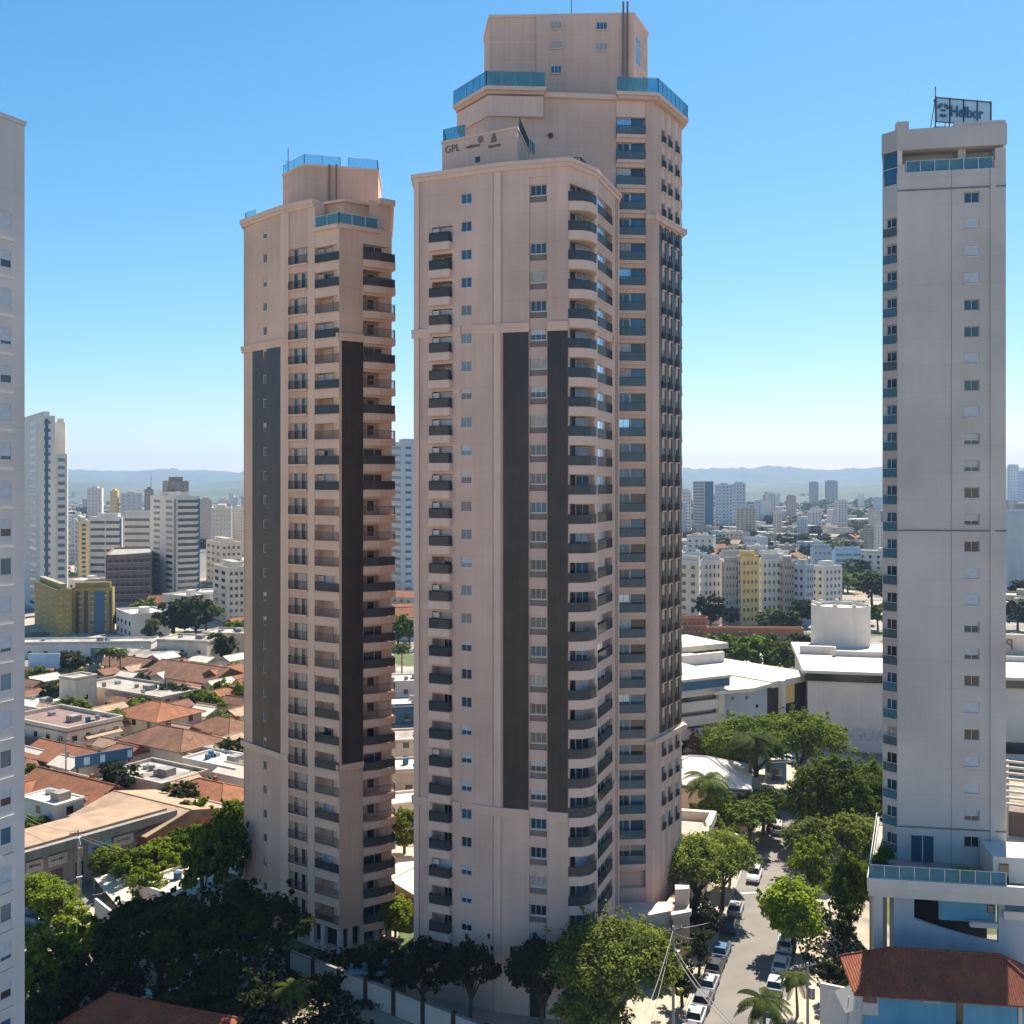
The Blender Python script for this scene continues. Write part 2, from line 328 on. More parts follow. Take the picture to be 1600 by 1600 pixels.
# ---------------- slim tan tower on the left
def tower_a():
    root = thing('apartment_tower', 'slim tan residential tower with two brown stripes, standing left of the wide central tower', 'apartment tower', (-26, 134, 0))
    A,B,C,D,E,Q,Gp = (-35.1,134),(-28.7,127.4),(-20.6,122),(-14.8,126),(-16.8,141.5),(-27,150),(-36.8,145)
    poly = [A,B,C,D,E,Q,Gp]; zb, zt, zc = 2.6, 90.2, 86.8
    f0, f1, f2, f3 = Fac(A,B), Fac(B,C), Fac(C,D), Fac(D,E)
    w = MB(); w.prism(offset(poly, -1.3), .2, zc, 'tan')
    m, ml = 'tan', 'tan_light'
    U = f0.u
    seg(w, f0, 0, U(394), zb, zt, m, proud=-.12)
    zw = zl(f0, 414, 366, 1385, 28)
    ua, ub = U(414)-.45, U(414)+.45
    seg(w, f0, U(394), ua, zb, zt, m); seg(w, f0, ub, U(440), zb, zt, m)
    column(w, f0, ua, ub, zw, -.55, .55, zb, zt, m)
    U = f1.u
    seg(w, f1, 0, U(452), zb, zt, ml, proud=.14)
    zf = zl(f1, 466, 413, 1428, 27)
    column(w, f1, U(452), U(481), zf, 0, 2.0, zb, zt, m, back=.35)
    seg(w, f1, U(481), U(492), zb, zt, ml, proud=.05)
    zo = zl(f1, 512, 409, 1440, 27)
    column(w, f1, U(492), U(527.5), zo, 0, 1.95, zb, zc, ml)
    seg(w, f1, U(527.5), f1.L, zb, zc, ml)
    U = f2.u
    seg(w, f2, 0, U(567), zb, zc, m)
    zr = zl(f2, 590, 409, 1438, 27)
    column(w, f2, U(567), U(610), zr, 0, 1.95, zb, zc, ml)
    seg(w, f2, U(610), f2.L, zb, zc, ml)
    seg(w, f3, 0, f3.L, zb, zc, m); 
    f4, f5, f6 = Fac(E,Q), Fac(Q,Gp), Fac(Gp,A)
    for f in (f4, f5, f6): seg(w, f, 0, f.L, zb, zt if f is not f4 else zc, m)
    # upper storey behind the parapet
    p491 = (f1.P+f1.d*(f1.u(491)/f1.L)); up = [(-34.0,134.2),(-28.2,128.6),(p491.x,p491.y+.8),(-22.5,131),(-21,141),(-27,148.5),(-35.8,144.6)]
    w.prism(up, zc, zt-.3, m)
    w.prism([(-17.4,125.0),(-14.95,126.25),(-16.9,141.2),(-20,140)], zc-.5, zt+.3, m)
    w.prism([(-24.2,127.5),(-20.6,125.6),(-17.6,127.6),(-19,139.5),(-24.5,139.5)], zc-.2, zt+.1, m)
    w.prism([(-24.0,126.8),(-20.5,124.9),(-17.3,127.0),(-18.6,140),(-24.4,140)], zt+.1, zt+.4, ml)
    ct = [(-30.1,134.5),(-26.4,130),(-17.3,132.4),(-18,141),(-29,143)]
    w.prism(ct, zt-2, 96.2, m); w.prism(offset(ct, .12), 96.2, 96.5, ml)
    # pilotis
    for px in (452, 486, 503, 530, 548, 566, 590, 609):
        f = f1 if px < 529 else f2; u = f.u(px) if px != 530 else .3
        w.box(max(u-.3,.05), u+.3, .1, .7, 0, zb+.3, 'white', f.T)
    wpart('wall', w, root)
    for f, a, b in ((f0, 395, 438.5), (f2, 534, 567)):
        c = MB(); ua_, ub_ = f.u(a), f.u(b)
        if f is f0:
            g0, g1 = f.u(414)-.46, f.u(414)+.46
            c.box(ua_, g0, -.06, .05, 22.3, 72.9, 'dark', f.T); c.box(g1, ub_, -.06, .05, 22.3, 72.9, 'dark', f.T)
            cur = 22.3
            for z in sorted(zw):
                if z-.56 > cur and z < 73.5: c.box(g0+.002, g1-.002, -.057, .05, cur, z-.56, 'dark', f.T)
                if z > 22: cur = max(cur, z+.56)
        else: c.box(ua_, ub_, -.06, .05, 22.3, 72.9, 'dark', f.T)
        wpart('cladding', c, root)
    # cornices
    for zc0, hh in ((21.5, .8), (72.9, .9)):
        for f, a, b in ((f0, -.3, f0.L), (f1, 0, f1.u(452)), (f1, f1.u(527.5), f1.L), (f2, 0, f2.u(567))):
            k = MB(); k.box(a, b, -.18, .3, zc0, zc0+hh*.45, 'tan_light', f.T); k.box(a-.0, b+.01, -.31, .31, zc0+hh*.45+.002, zc0+hh, 'tan_light', f.T)
            wpart('cornice', k, root)
    k = MB()
    for f, a, b in ((f0, -.4, f0.L+.2), (f1, .0, f1.u(491)), (f6, 0, f6.L)):
        k.box(a, b, -.2, .9, zt-.8, zt-.4, 'tan_light', f.T); k.box(a, b+.01, -.38, .91, zt-.448, zt+.15, 'tan_light', f.T)
    for f, a, b in ((f3, 0, f3.L),): k.box(a-.2, b, -.3, .9, zt-.3, zt+.45, 'tan_light', f.T)
    k.box(f2.u(592), f2.L+.3, -.4, 1.0, zt-.2, zt+.45, 'tan_light', f2.T)
    wpart('cornice', k, root)
    k = MB()
    k.box(f1.u(491), f1.L, -.35, .5, zc-.5, zc+.0, 'tan_light', f1.T); k.box(0, f2.u(592), -.35, .5, zc-.5, zc+.004, 'tan_light', f2.T)
    wpart('parapet', k, root)
    a = f1.P+f1.d*(f1.u(493)/f1.L); b = f2.P+f2.d*(f2.u(591)/f2.L)
    rail_part(root, [(a.x,a.y-.1),(C[0],C[1]-.2),(b.x,b.y-.1)], zc+.1, 1.25, 'frame')
    rail_part(root, [(ct[0][0]+.1,ct[0][1]),(ct[1][0],ct[1][1]+.1),(-22,131.3)], 96.5, 1.2, 'metal', 'paleglass', step=2.2)
    rail_part(root, [(-21,131.5),(ct[2][0]-.1,ct[2][1]+.1),(ct[3][0]-.1,ct[3][1])], 96.5, 1.2, 'metal', 'paleglass', step=2.2)
    rail_part(root, [(-35.3,137),(-34.9,134.1),(-33.2,132.4)], 90.4, .9, 'metal', 'paleglass')
    t = MB()
    for x in (-23.3, -22.4): t.tube((x,130.6,zt), (x,130.6,96.6), .11, 'spandrel')  # brown tubes stand in for dark, shaded recess lines of the crown
    wpart('pipe_or_recess_line', t, root)
    t = MB(); t.tube((-29.2,133.6,96.4), (-29.2,133.6,99.6), .07, 'metal'); t.tube((-29.6,133.6,97.9), (-28.8,133.6,97.9), .04, 'metal'); wpart('antenna', t, root)
    wins = [rect_window(.9, 1.1, 'windark', 'frame', 1), rect_window(.9, 1.1, 'windark', 'frame', 1, .45), rect_window(.9, 1.1, 'winb', 'frame', 1)]
    for z in zw: unit(root, rnd.choice(wins), f0.at(f0.u(414), z-.55, .1))
    wd = f1.u(481)-f1.u(452); pts = [(.05,.05),(.05,-.22),(wd-.05,-.22),(wd-.05,.05)]
    fr = []
    for v in range(3):
        b = balcony(wd, [(0,.3),(0,-.28),(wd,-.28),(wd,.3)], [(p[0],p[1],0) for p in pts], 'rail', None, .95, (-.22,0), 'tan_light', None, .15)
        for cx in (wd*.30, wd*.70):
            x = MB(); x.box(cx-.33, cx+.33, .27, .33, .05, 1.9, ('windark','windark','curtain')[v if cx > wd/2 else 0]); x.box(cx-.4, cx-.33, .2, .36, 0, 1.96, 'frame'); x.box(cx+.33, cx+.4, .2, .36, 0, 1.96, 'frame')
            b[2].append(('door', x.mesh('door'), []))
        fr.append(b)
    for z in zf: unit(root, rnd.choice(fr), f1.at(f1.u(452), z))
    wd = f1.u(527.5)-f1.u(492); lg = []
    for gl in ('winb', 'win', 'winb', 'curtain'):
        lg.append(balcony(wd, [(0,1.2),(0,-.12),(wd+.3,-.12),(wd+.3,1.2)], [(.03,-.05,0),(wd+.25,-.05,0)], 'railb', 'smoke' if gl == 'win' else None, 1.0, (-.15,0), 'tan_light', (wd*.47, wd-.1, 1.18, 1.9, gl), .14, 'rail'))
    for gl in ('blind', 'win'):
        b = balcony(wd, [(0,1.2),(0,-.12),(wd+.3,-.12),(wd+.3,1.2)], [(.03,-.05,0),(wd+.25,-.05,0)], 'railb', 'smoke', 1.0, (-.15,0), 'tan_light', (wd*.1, wd-.1, .9, 1.9, gl), .14, 'rail')
        x = MB(); x.box(.1, .9, .5, .85, 1.15, 1.75, 'frame'); x.tube((.5,.49,1.45), (.5,.5,1.45), .22, 'metal', n=12); b[2].append(('air_unit', x.mesh('air_unit'), [])); lg.append(b)
    for z in zo: unit(root, rnd.choice(lg), f1.at(f1.u(492), z))
    wd = f2.u(610)-f2.u(567); rg = []
    for v in range(3):
        b = balcony(wd, [(0,.9),(0,-.35),(wd*.5,-.65),(wd+.45,-.5),(wd+.7,.2),(wd+.6,1.6),(wd-.1,1.6)], [(.03,-.28,0),(wd*.5,-.58,0),(wd+.4,-.44,0),(wd+.62,.2,0),(wd+.55,1.5,0)], 'railb', 'smoke' if v == 2 else None, 1.0, (-.85,0), 'tan_light', None, .16, 'rail')
        x = MB(); x.box(wd*.32, wd*.55, 1.2, 1.28, .5, 1.7, 'windark'); x.box(wd*.32-.08, wd*.55+.08, 1.22, 1.29, .42, 1.78, 'frame'); b[2].append(('window', x.mesh('window'), []))
        rg.append(b)
    b = balcony(wd, [(0,.9),(0,-.35),(wd*.5,-.65),(wd+.45,-.5),(wd+.7,.2),(wd+.6,1.6),(wd-.1,1.6)], [(.03,-.28,0),(wd*.5,-.58,0),(wd+.4,-.44,0),(wd+.62,.2,0),(wd+.55,1.5,0)], 'railb', 'smoke', 1.0, (-.85,0), 'tan_light', (.3, wd-.4, .6, 1.9, 'win'), .16, 'rail')
    rg.append(b)
    for z in zr: unit(root, rnd.choice(rg), f2.at(f2.u(567), z))
    # lobby glazing
    x = MB(); x.box(f1.u(455), f1.L, 1.1, 1.25, .1, 2.5, 'windark', f1.T); x.box(.2, f2.L-.2, 1.12, 1.25, .1, 2.5, 'windark', f2.T); wpart('lobby_glazing', x, root)
tower_a()

# ---------------- front wing of the central pair
def tower_b():
    root = thing('apartment_tower', 'broad pinkish tower front and centre with two brown stripes either side of its window column', 'apartment tower', (0, 113, 0))
    A,B,C,D,E,Q = (-10.7,112),(-1.2,107.8),(5.8,106),(8.8,109.6),(11.75,117.5),(12.45,119.3)
    poly = [A,B,C,D,E,Q,(12.3,120.7),(-10.9,120.7)]; zb, zt = .1, 89.4
    f0,f1,f2,f3,f4 = Fac(A,B),Fac(B,C),Fac(C,D),Fac(D,E),Fac(E,Q)
    m, ml = 'pink', 'pink_light'
    w = MB(); w.prism(offset(poly, -1.35), zb, zt-.6, m, top='roofgrey')
    U = f0.u
    seg(w, f0, 0, U(655), zb, zt, ml, proud=.1); seg(w, f0, U(655), U(661), zb, zt, m, proud=-.1); seg(w, f0, U(661), U(675), zb, zt, m)
    zbal = zl(f0, 690, 380, 1497, 27); zw = zl(f0, 728, 310, 1447, 27)
    column(w, f0, U(675), U(707), zbal, 0, 1.8, zb, zt, m)
    a, b = U(728.5)-.62, U(728.5)+.62
    seg(w, f0, U(707), a, zb, zt, m); seg(w, f0, b, U(770), zb, zt, m); column(w, f0, a, b, zw, -.55, .55, zb, zt, m)
    seg(w, f0, U(770), U(771.2), zb, zt, m, proud=-.12); seg(w, f0, U(771.2), f0.L, zb, zt, ml, proud=.02)
    U = f1.u
    seg(w, f1, 0, U(786), zb, zt, m, proud=-.12); seg(w, f1, U(786), U(827), zb, zt, m)
    zm = zl(f1, 840, 388, 1469, 25)+[f1.z(840, 297)]
    column(w, f1, U(827), U(854.5), zm, -1.25, .6, zb, zt-1.6, m, back=.4, proud=-.1)
    seg(w, f1, U(827), U(854.5), zt-1.6, zt, ml); seg(w, f1, U(854.5), f1.L, zb, zt, m)
    zc = zl(f2, 905, 320, 1452, 26); zs = sorted(zc)
    seg(w, f2, 0, .25, zb, zt, m); seg(w, f2, 0.25, f2.L, zb, zs[0]-1.0, m); seg(w, f2, .25, f2.L, zs[-1]+1.9, zt, m)
    U = f3.u
    seg(w, f3, 0, U(933), zb, zt, ml, proud=.06); seg(w, f3, U(956.5), f3.L, zb, zt, m)
    column(w, f3, U(933), U(956.5), zc, 0, 2.0, zb, zt, m)
    seg(w, f4, 0, f4.L*.15, zb, zt, ml); seg(w, f4, f4.L*.15, f4.L*.8, zb, zt-6, m, proud=-.5); seg(w, f4, f4.L*.8, f4.L, zb, zt, ml, proud=.05)
    f7 = Fac(poly[7], A); seg(w, f7, 0, f7.L, zb, zt, m)
    # rooftop block
    cb = [(-7.85,115),(.55,110.2),(1.95,118.4),(1.9,119.9),(-7.5,119.9)]
    w.prism(cb, zt-1, 94.0, m); w.prism(offset(cb, .1), 94.0, 94.25, ml)
    w.box(3.0, 4.2, 112.5, 119, zt-1, 91.6, ml); w.box(4.5, 8.0, 113.5, 119.5, zt-1, 91.0, m)
    wpart('wall', w, root)
    z0, z1 = ZZ(1266, f1.dep(840)), ZZ(518, f1.dep(840))
    for a, b in ((786.2, 826), (855.5, 887.5)):
        c = MB(); c.box(f1.u(a), f1.u(b), -.06, .05, z0, z1, 'dark', f1.T); wpart('cladding', c, root)
    c = MB(); c.box(f4.L*.17, f4.L*.78, .44, .56, 22, 72, 'dark', f4.T); wpart('cladding', c, root)
    k = MB(); top = offset(poly, .18); k.prism(top, zt-.75, zt-.3, ml); k.prism(offset(poly, .36), zt-.298, zt+.12, ml, top='roofgrey'); wpart('cornice', k, root)
    for za in (z1, z0-.95):
        hh = .95
        for f, a, b in ((f0, -.25, f0.u(673)), (f0, f0.u(709), f0.u(720)), (f0, f0.u(737.5), f0.L), (f1, 0, f1.u(826.5)), (f1, f1.u(855), f1.L), (f3, 0, f3.u(933)), (f3, f3.u(957), f3.L)):
            k = MB(); k.box(a, b, -.12, .3, za, za+hh*.55, ml, f.T); k.box(a, b+.004, -.22, .31, za+hh*.55+.002, za+hh, ml, f.T)
            wpart('cornice', k, root)
    ws = [rect_window(1.24, 1.1, 'winb', 'frame', 1), rect_window(1.24, 1.1, 'win', 'frame', 1), rect_window(1.24, 1.1, 'windark', 'frame', 1, .4), rect_window(1.24, 1.1, 'winb', 'frame', 1, .55)]
    for i, z in enumerate(zw): unit(root, ws[0] if i < 7 else rnd.choice(ws), f0.at(f0.u(728.5), z-.55, .12))
    wd = f1.u(854.5)-f1.u(827); mm = []
    for gl, bl in (('winb',0), ('win',0), ('windark',.5), ('curtain',0), ('windark',0)):
        u_ = rect_window(wd-.16, 1.12, gl, 'frame', 2, bl); p = MB(); p.box(-wd/2+.08, wd/2-.08, .02, .12, -.72, -.06, 'spandrel'); u_[2].append(('panel', p.mesh('panel'), [])); mm.append(u_)
    for z in zm: unit(root, rnd.choice(mm), f1.at(f1.u(840.7), z-.52, .26))
    wd = f0.u(707)-f0.u(675); bb = []
    for v in range(3):
        b = balcony(wd, [(-.12,.4),(-.12,-.62),(wd-.1,-.62),(wd-.1,.4)], [(-.05,.02,0),(-.05,-.55,0),(wd-.18,-.55,0),(wd-.18,.02,0)], 'railb', 'smoke', 1.0, (-.85, 0), ml, (wd*.35, wd*.75, 1.2, 1.75, ('windark','curtain','windark')[v]), .11, 'rail')
        bb.append(b)
    for gl in ('curtain', 'blind'):
        b = balcony(wd, [(-.12,.4),(-.12,-.62),(wd-.1,-.62),(wd-.1,.4)], [(-.05,.02,0),(-.05,-.55,0),(wd-.18,-.55,0),(wd-.18,.02,0)], 'railb', 'smoke', 1.0, (-.85, 0), ml, (wd*.15, wd*.95, .5, 1.75, gl), .11, 'rail')
        x = MB(); x.box(.05, .8, .1, .4, 1.1, 1.65, 'frame'); b[2].append(('air_unit', x.mesh('air_unit'), [])); bb.append(b)
    for z in zbal: unit(root, rnd.choice(bb), f0.at(f0.u(675), z))
    # corner loggias
    Ti = f2.T.inverted(); loc = lambda x, y: (Ti @ Vector((x, y, 0))).xy[:]
    arc = [loc(5.85,105.95), loc(7.3,106.0), loc(8.25,106.6), loc(8.95,107.9), loc(9.0,109.5)]
    cc = []
    for gl in ('winlit', 'winlit', 'winb', 'curtain', 'win', 'blind', 'winlit'):
        b = balcony(0, arc+[loc(7.6,110.6), loc(5.2,108)], [(p[0],p[1],0) for p in offset(arc+[loc(7.6,110.6), loc(5.2,108)], -.1)[:0]] or [(p[0]+.02,p[1]+.08,0) for p in arc], None, 'smoke', .95, (-.95,0), ml, (f2.L*.40, f2.L*.92, .45, 2.02, gl), 0, 'rail')
        x = MB(); x.box(.1, f2.L*.38, .52, .6, .05, 2.02, 'windark' if gl != 'winlit' else 'winb'); b[2].append(('window', x.mesh('window'), [])); cc.append(b)
    for i, z in enumerate(zc):
        k = i; unit(root, cc[0] if 2 <= k <= 8 else rnd.choice(cc[2:] if k > 8 else cc), f2.at(0, z))
    wd = f3.u(956.5)-f3.u(933); ss = []
    for gl in ('winlit', 'winb', 'curtain', 'win', 'winlit'):
        b = balcony(wd, [(0,1.2),(0,-.1),(wd,-.1),(wd,1.2)], [(.02,-.02,0),(wd-.02,-.02,0)], 'rail', 'smoke', 1.0, (-.12,0), ml, (.3, wd*.62, .25, 1.98, gl), .16, 'rail'); ss.append(b)
    for i, z in enumerate(zc): unit(root, ss[0] if 1 < i < 9 else rnd.choice(ss[1:]), f3.at(f3.u(933), z))
    # rooftop rails, antenna, ducts
    rail_part(root, [(-7.5,119.3),(-7.7,115.2),(-5.2,113.6)], 94.25, 1.4, 'metal', 'blueglass', step=1.0)
    rail_part(root, [(.8,111.2),(1.9,118),(2.6,119.8)], 94.25, 1.3, 'rail', 'paleglass', step=.5)
    rail_part(root, [(4.6,113.4),(7.6,113.2),(9.6,118.6)], 90.6, 1.3, 'rail', None, step=.35)
    x = MB(); x.tube((5.3,114.2,90.2), (5.3,114.2,91.9), 1.0, 'concrete', .7, 12); x.tube((6.3,113.6,91.0), (6.9,113.2,92.3), .12, 'frame'); wpart('water_tank', x, root)
    for i, (px, zz) in enumerate(((753, 93.2), (769, 93.2))):
        x = MB(); x.tube((XX(px,118), 119.0, 94.9), (XX(px,118), 119.3, 95.6), .5, 'windark', .5, 14); wpart('vent', x, root)
    # lettering and emblem on the rooftop block (rooftop block's left face)
    ff = Fac(cb[0], cb[1])
    for s_, px, py, sz in (('GPL', 695.5, 240, 1.15), ('vebinus', 728, 233, .62), ('tesseo', 763, 232, .62)):
        c = bpy.data.curves.new('lettering', 'FONT'); c.body = s_; c.size = sz; c.extrude = .04
        tmp = bpy.data.objects.new('t', c); col.objects.link(tmp); bpy.context.view_layer.update(); me = bpy.data.meshes.new_from_object(tmp); bpy.data.objects.remove(tmp)
        me.materials.clear(); me.materials.append(M['spandrel'])
        T = ff.at(ff.u(px), ff.z(px, py), -.06) @ Matrix.Rotation(R(90), 4, 'X')
        o = ob('lettering', me, root, Matrix.Translation(-root.location) @ T)
    x = MB(); u0 = ff.u(771.5); zz = ff.z(771.5, 222); x.prism([(-.35,0),(.4,0),(.1,1.2),(-.05,1.2)], -.04, .04, 'spandrel', ff.at(u0, zz, -.04) @ Matrix.Rotation(R(90), 4, 'X'))
    x.tube(ff.T @ Vector((ff.u(751), -.05, ff.z(751, 218))), ff.T @ Vector((ff.u(751), .05, ff.z(751, 218))), .38, 'spandrel', n=12); wpart('emblem', x, root)
    x = MB(); x.box(ff.u(743), ff.u(750), -.05, .1, ff.z(746, 254), ff.z(746, 245), 'windark', ff.T); wpart('window', x, root)
    x = MB(); x.box(f1.u(828), f1.u(852), -.04, .12, .15, 3.3, 'windark', f1.T); wpart('garage_door', x, root)
tower_b()

# ---------------- tall rear wing of the central pair
def tower_c():
    root = thing('apartment_tower', 'tallest tan tower rising behind the central tower, with stepped crown and glass-railed terraces', 'apartment tower', (7, 131, 0))
    P0,P1,P4,P5,P6,P7 = (-6.4,126.5),(-2.7,121.05),(16.9,123),(21.7,131),(20.2,143),(-6.4,138)
    poly = [P0,P1,P4,P5,P6,P7]; zt = 102.2; zb = .1
    fl, ff, fs, fb = Fac(P0,P1), Fac(P1,P4), Fac(P4,P5), Fac(P5,P6)
    m, ml = 'pink', 'pink_light'
    w = MB(); w.prism(offset(poly, -1.35), zb, zt-.4, m, top='roofgrey')
    U = ff.u
    seg(w, fl, 0, fl.L, zb, zt-2.4, m); seg(w, ff, 0, U(850), zb, zt, m); seg(w, ff, U(850), U(963), zb, zt, m, proud=-.15)
    zs = zl(ff, 985, 211, 1349, 30)
    column(w, ff, U(963), U(1008.5), zs+[ff.z(985, 1388)], 0, 2.15, zb, zt, ml, back=.6, backm=m)
    seg(w, ff, U(1008.5), ff.L, zb, zt, m, proud=.05)
    U = fs.u; cols = (1036.5, 1046.5, 1057.5); wd = 1.15
    zw = [z+.75 for z in zs[:29]]
    cur = 0.
    for px in cols:
        seg(w, fs, cur, U(px)-wd/2, zb, zt, m); column(w, fs, U(px)-wd/2, U(px)+wd/2, zw, -.75, 1.0, zb, zt, ml, proud=-.05); cur = U(px)+wd/2
    seg(w, fs, cur, fs.L, zb, zt, m)
    seg(w, fb, 0, fb.L, zb, zt, m)
    for a, b in ((P6,P7),(P7,P0)):
        f = Fac(a,b); seg(w, f, 0, f.L, zb, zt, m)
    cr = [(-3.6,133),(-2.75,126.6),(15.0,126),(17.4,131.4),(16.6,140),(-3,140)]
    w.prism(cr, zt-1, 113.4, m); w.prism(offset(cr, .15), 113.4, 113.75, ml)
    for z in (110.3, 107.8): w.prism(offset(cr, .035), z, z+.12, ml)
    cc = Fac(cr[1], cr[2]); w.box(cc.u(838), cc.L-.02, -.25, .4, zt, 113.5, m, cc.T)
    wpart('wall', w, root)
    # terraces, with deep overhanging slabs
    k = MB(); tl = [(-7.3,126.3),(-3.0,120.1),(4.0,120.5),(4.0,124),(-2,127),(-6,130)]
    k.prism(tl, zt-.1, zt+.35, ml); k.prism([(-7.0,126.4),(-2.9,120.4),(3.8,120.8),(3.8,124),(-2,127),(-6,130)], zt-.45, zt-.102, m); k.prism([(-6.8,126.5),(-2.8,120.7),(3.7,121.1),(3.7,124),(-2,127),(-6,130)], zt-3.0, zt-.6, ml); wpart('terrace', k, root)
    rail_part(root, [(-7.2,126.4),(-3.0,120.25),(3.9,120.65)], zt+.35, 1.75, 'metal', 'blueglass')
    k = MB(); tr = [(12.4,121.6),(17.5,122.1),(22.6,131.0),(21.2,142),(15,140),(13,126)]
    k.prism(tr, zt-.1, zt+.3, ml); k.prism(offset(tr, -.25), zt-.5, zt-.102, m); wpart('terrace', k, root)
    rail_part(root, [(12.5,121.75),(17.45,122.25),(22.45,131.0),(21.2,141.5)], zt+.3, 1.75, 'metal', 'blueglass')
    for za in (87.6, 24.4):
        k = MB(); k.box(ff.u(1008), ff.L+.2, -.25, .3, za, za+.5, ml, ff.T); k.box(0, fs.L+.2, -.4, .3, za+.002, za+.5, ml, fs.T); k.box(-.2, fs.L+.4, -.5, .3, za+.502, za+.75, ml, fs.T); k.box(-.5, fb.L, -.6, .3, za+.1, za+.7, ml, fb.T); wpart('cornice', k, root)
    k = MB(); k.box(ff.u(838), ff.u(968), -.3, .3, zt-.5, zt+.1, ml, ff.T); wpart('cornice', k, root)
    for a, b in ((1030.5, 1034.4), (1039.2, 1044.6), (1049, 1055.6), (1059.8, 1064.5)):
        c = MB(); c.box(fs.u(a), fs.u(b), -.06, .05, 25.4, 87.4, 'dark', fs.T); wpart('cladding', c, root)
    lg = []; wd3 = ff.u(1008.5)-ff.u(963)
    for gl in ('winb', 'win', 'winb', 'curtain', 'blind', 'winlit'):
        b = balcony(wd3, [(0,.9),(0,-.35),(wd3,-.35),(wd3,.9)], [(.03,-.28,0),(wd3-.03,-.28,0)], None, 'clearrail', 1.0, (-.4,0), ml, (.15, wd3*.48, .5, 2.12, gl), 0, 'rail')
        x = MB(); x.box(wd3*.52, wd3-.15, .48, .55, .05, 2.1, rnd.choice(['winb','windark','winb','curtain'])); x.box(wd3*.49, wd3*.52, .42, .56, 0, 2.12, 'frame'); b[2].append(('door', x.mesh('door'), [])); lg.append(b)
    for z in zs: unit(root, rnd.choice(lg), ff.at(ff.u(963), z))
    ws = []
    for gl in ('windark', 'win', 'curtain'):
        u_ = rect_window(1.13, 1.72, gl, 'frame', 1, 0, 0, False); r_ = MB(); bars(r_, [(-.55,-.3,0),(.55,-.3,0)], .85, 'rail', .1); r_.box(-.56,.56,-.33,0,-.1,.02,ml); u_[2].append(('railing', r_.mesh('railing'), [])); ws.append(u_)
    for px in cols:
        for z in zw: unit(root, rnd.choice(ws), fs.at(fs.u(px), z-.74, .14))
    # corner slabs that notch the right-hand outline
    for z in zs[:28]:
        if 'slabu' not in globals(): globals()['slabu'] = balcony(1, [(.0,.4),(.0,-.5),(2.2,-.5),(2.2,.4)], [(.05,0,0),(.05,-.42,0),(2.1,-.42,0),(2.1,0,0)], 'railb', None, .9, (-.3,0), ml, None, .15)
        unit(root, slabu, fb.at(1.2, z))
    cw = [rect_window(1.35, .95, 'curtain', 'frame', 2), rect_window(1.35, .95, 'winb', 'frame', 2)]
    for px, py, v in ((869,41,0),(940,42,1),(869,71,0),(940,74,0),(869,110,1)): unit(root, cw[v], cc.at(cc.u(px), cc.z(px, py)-.5, -.36))
    f5 = Fac(cr[2], cr[3]); tw = rect_window(1.6, 3.6, 'winlit', 'frame', 0, 0, 0, False, .05, True); unit(root, tw, f5.at(f5.u(996.5), ZZ(108, 128), -.05))
    x = MB()
    for px in (973.5, 980): x.tube(cc.T @ Vector((cc.u(px), -.5, zt+.3)), cc.T @ Vector((cc.u(px), -.5, 114.9)), .13, 'spandrel')
    wpart('pipe_or_recess_line', x, root)
    x = MB(); x.tube((7.4,127.5,113.5), (7.4,127.5,117.5), .07, 'metal'); wpart('antenna', x, root)
    x = MB(); x.tube(Vector((4.6,121.5,97.2)), Vector((4.6,121.9,97.2)), .3, 'windark'); wpart('vent', x, root)
    # podium steps and glazed entrance at the foot
    x = MB(); x.prism([(10.8,115.5),(18.5,119.0),(19.5,121.6),(12.8,121.3)], .1, 6.2, 'pink_light'); x.prism([(18.6,118.2),(20.6,119.2),(22.4,129),(21.9,130.5),(18.4,122.6)], .1, 5.6, 'tan'); x.prism([(18.4,118.0),(20.8,119.0),(21.0,119.8),(18.5,118.9)], 5.6, 6.1, 'cream'); x.prism([(19.4,121.7),(21.0,121.9),(21.3,123),(19.6,123.2)], 5.6, 7.6, 'cream'); x.prism([(19.9,123.6),(21.6,124.2),(22.2,128.6),(20.9,128.0)], 5.6, 6.6, 'cream')
    wpart('podium', x, root)
    x = MB(); x.prism([(11.2,113.4),(13.6,113.4),(14.9,115.2),(14.5,117.3),(12.3,117.3)], .2, 5.6, 'windark')
    for p in ((11.2,113.4),(13.6,113.4),(14.9,115.2)): x.box(p[0]-.08,p[0]+.08,p[1]-.08,p[1]+.08,.2,5.8,'rail')
    wpart('glazed_entrance', x, root)
tower_c()

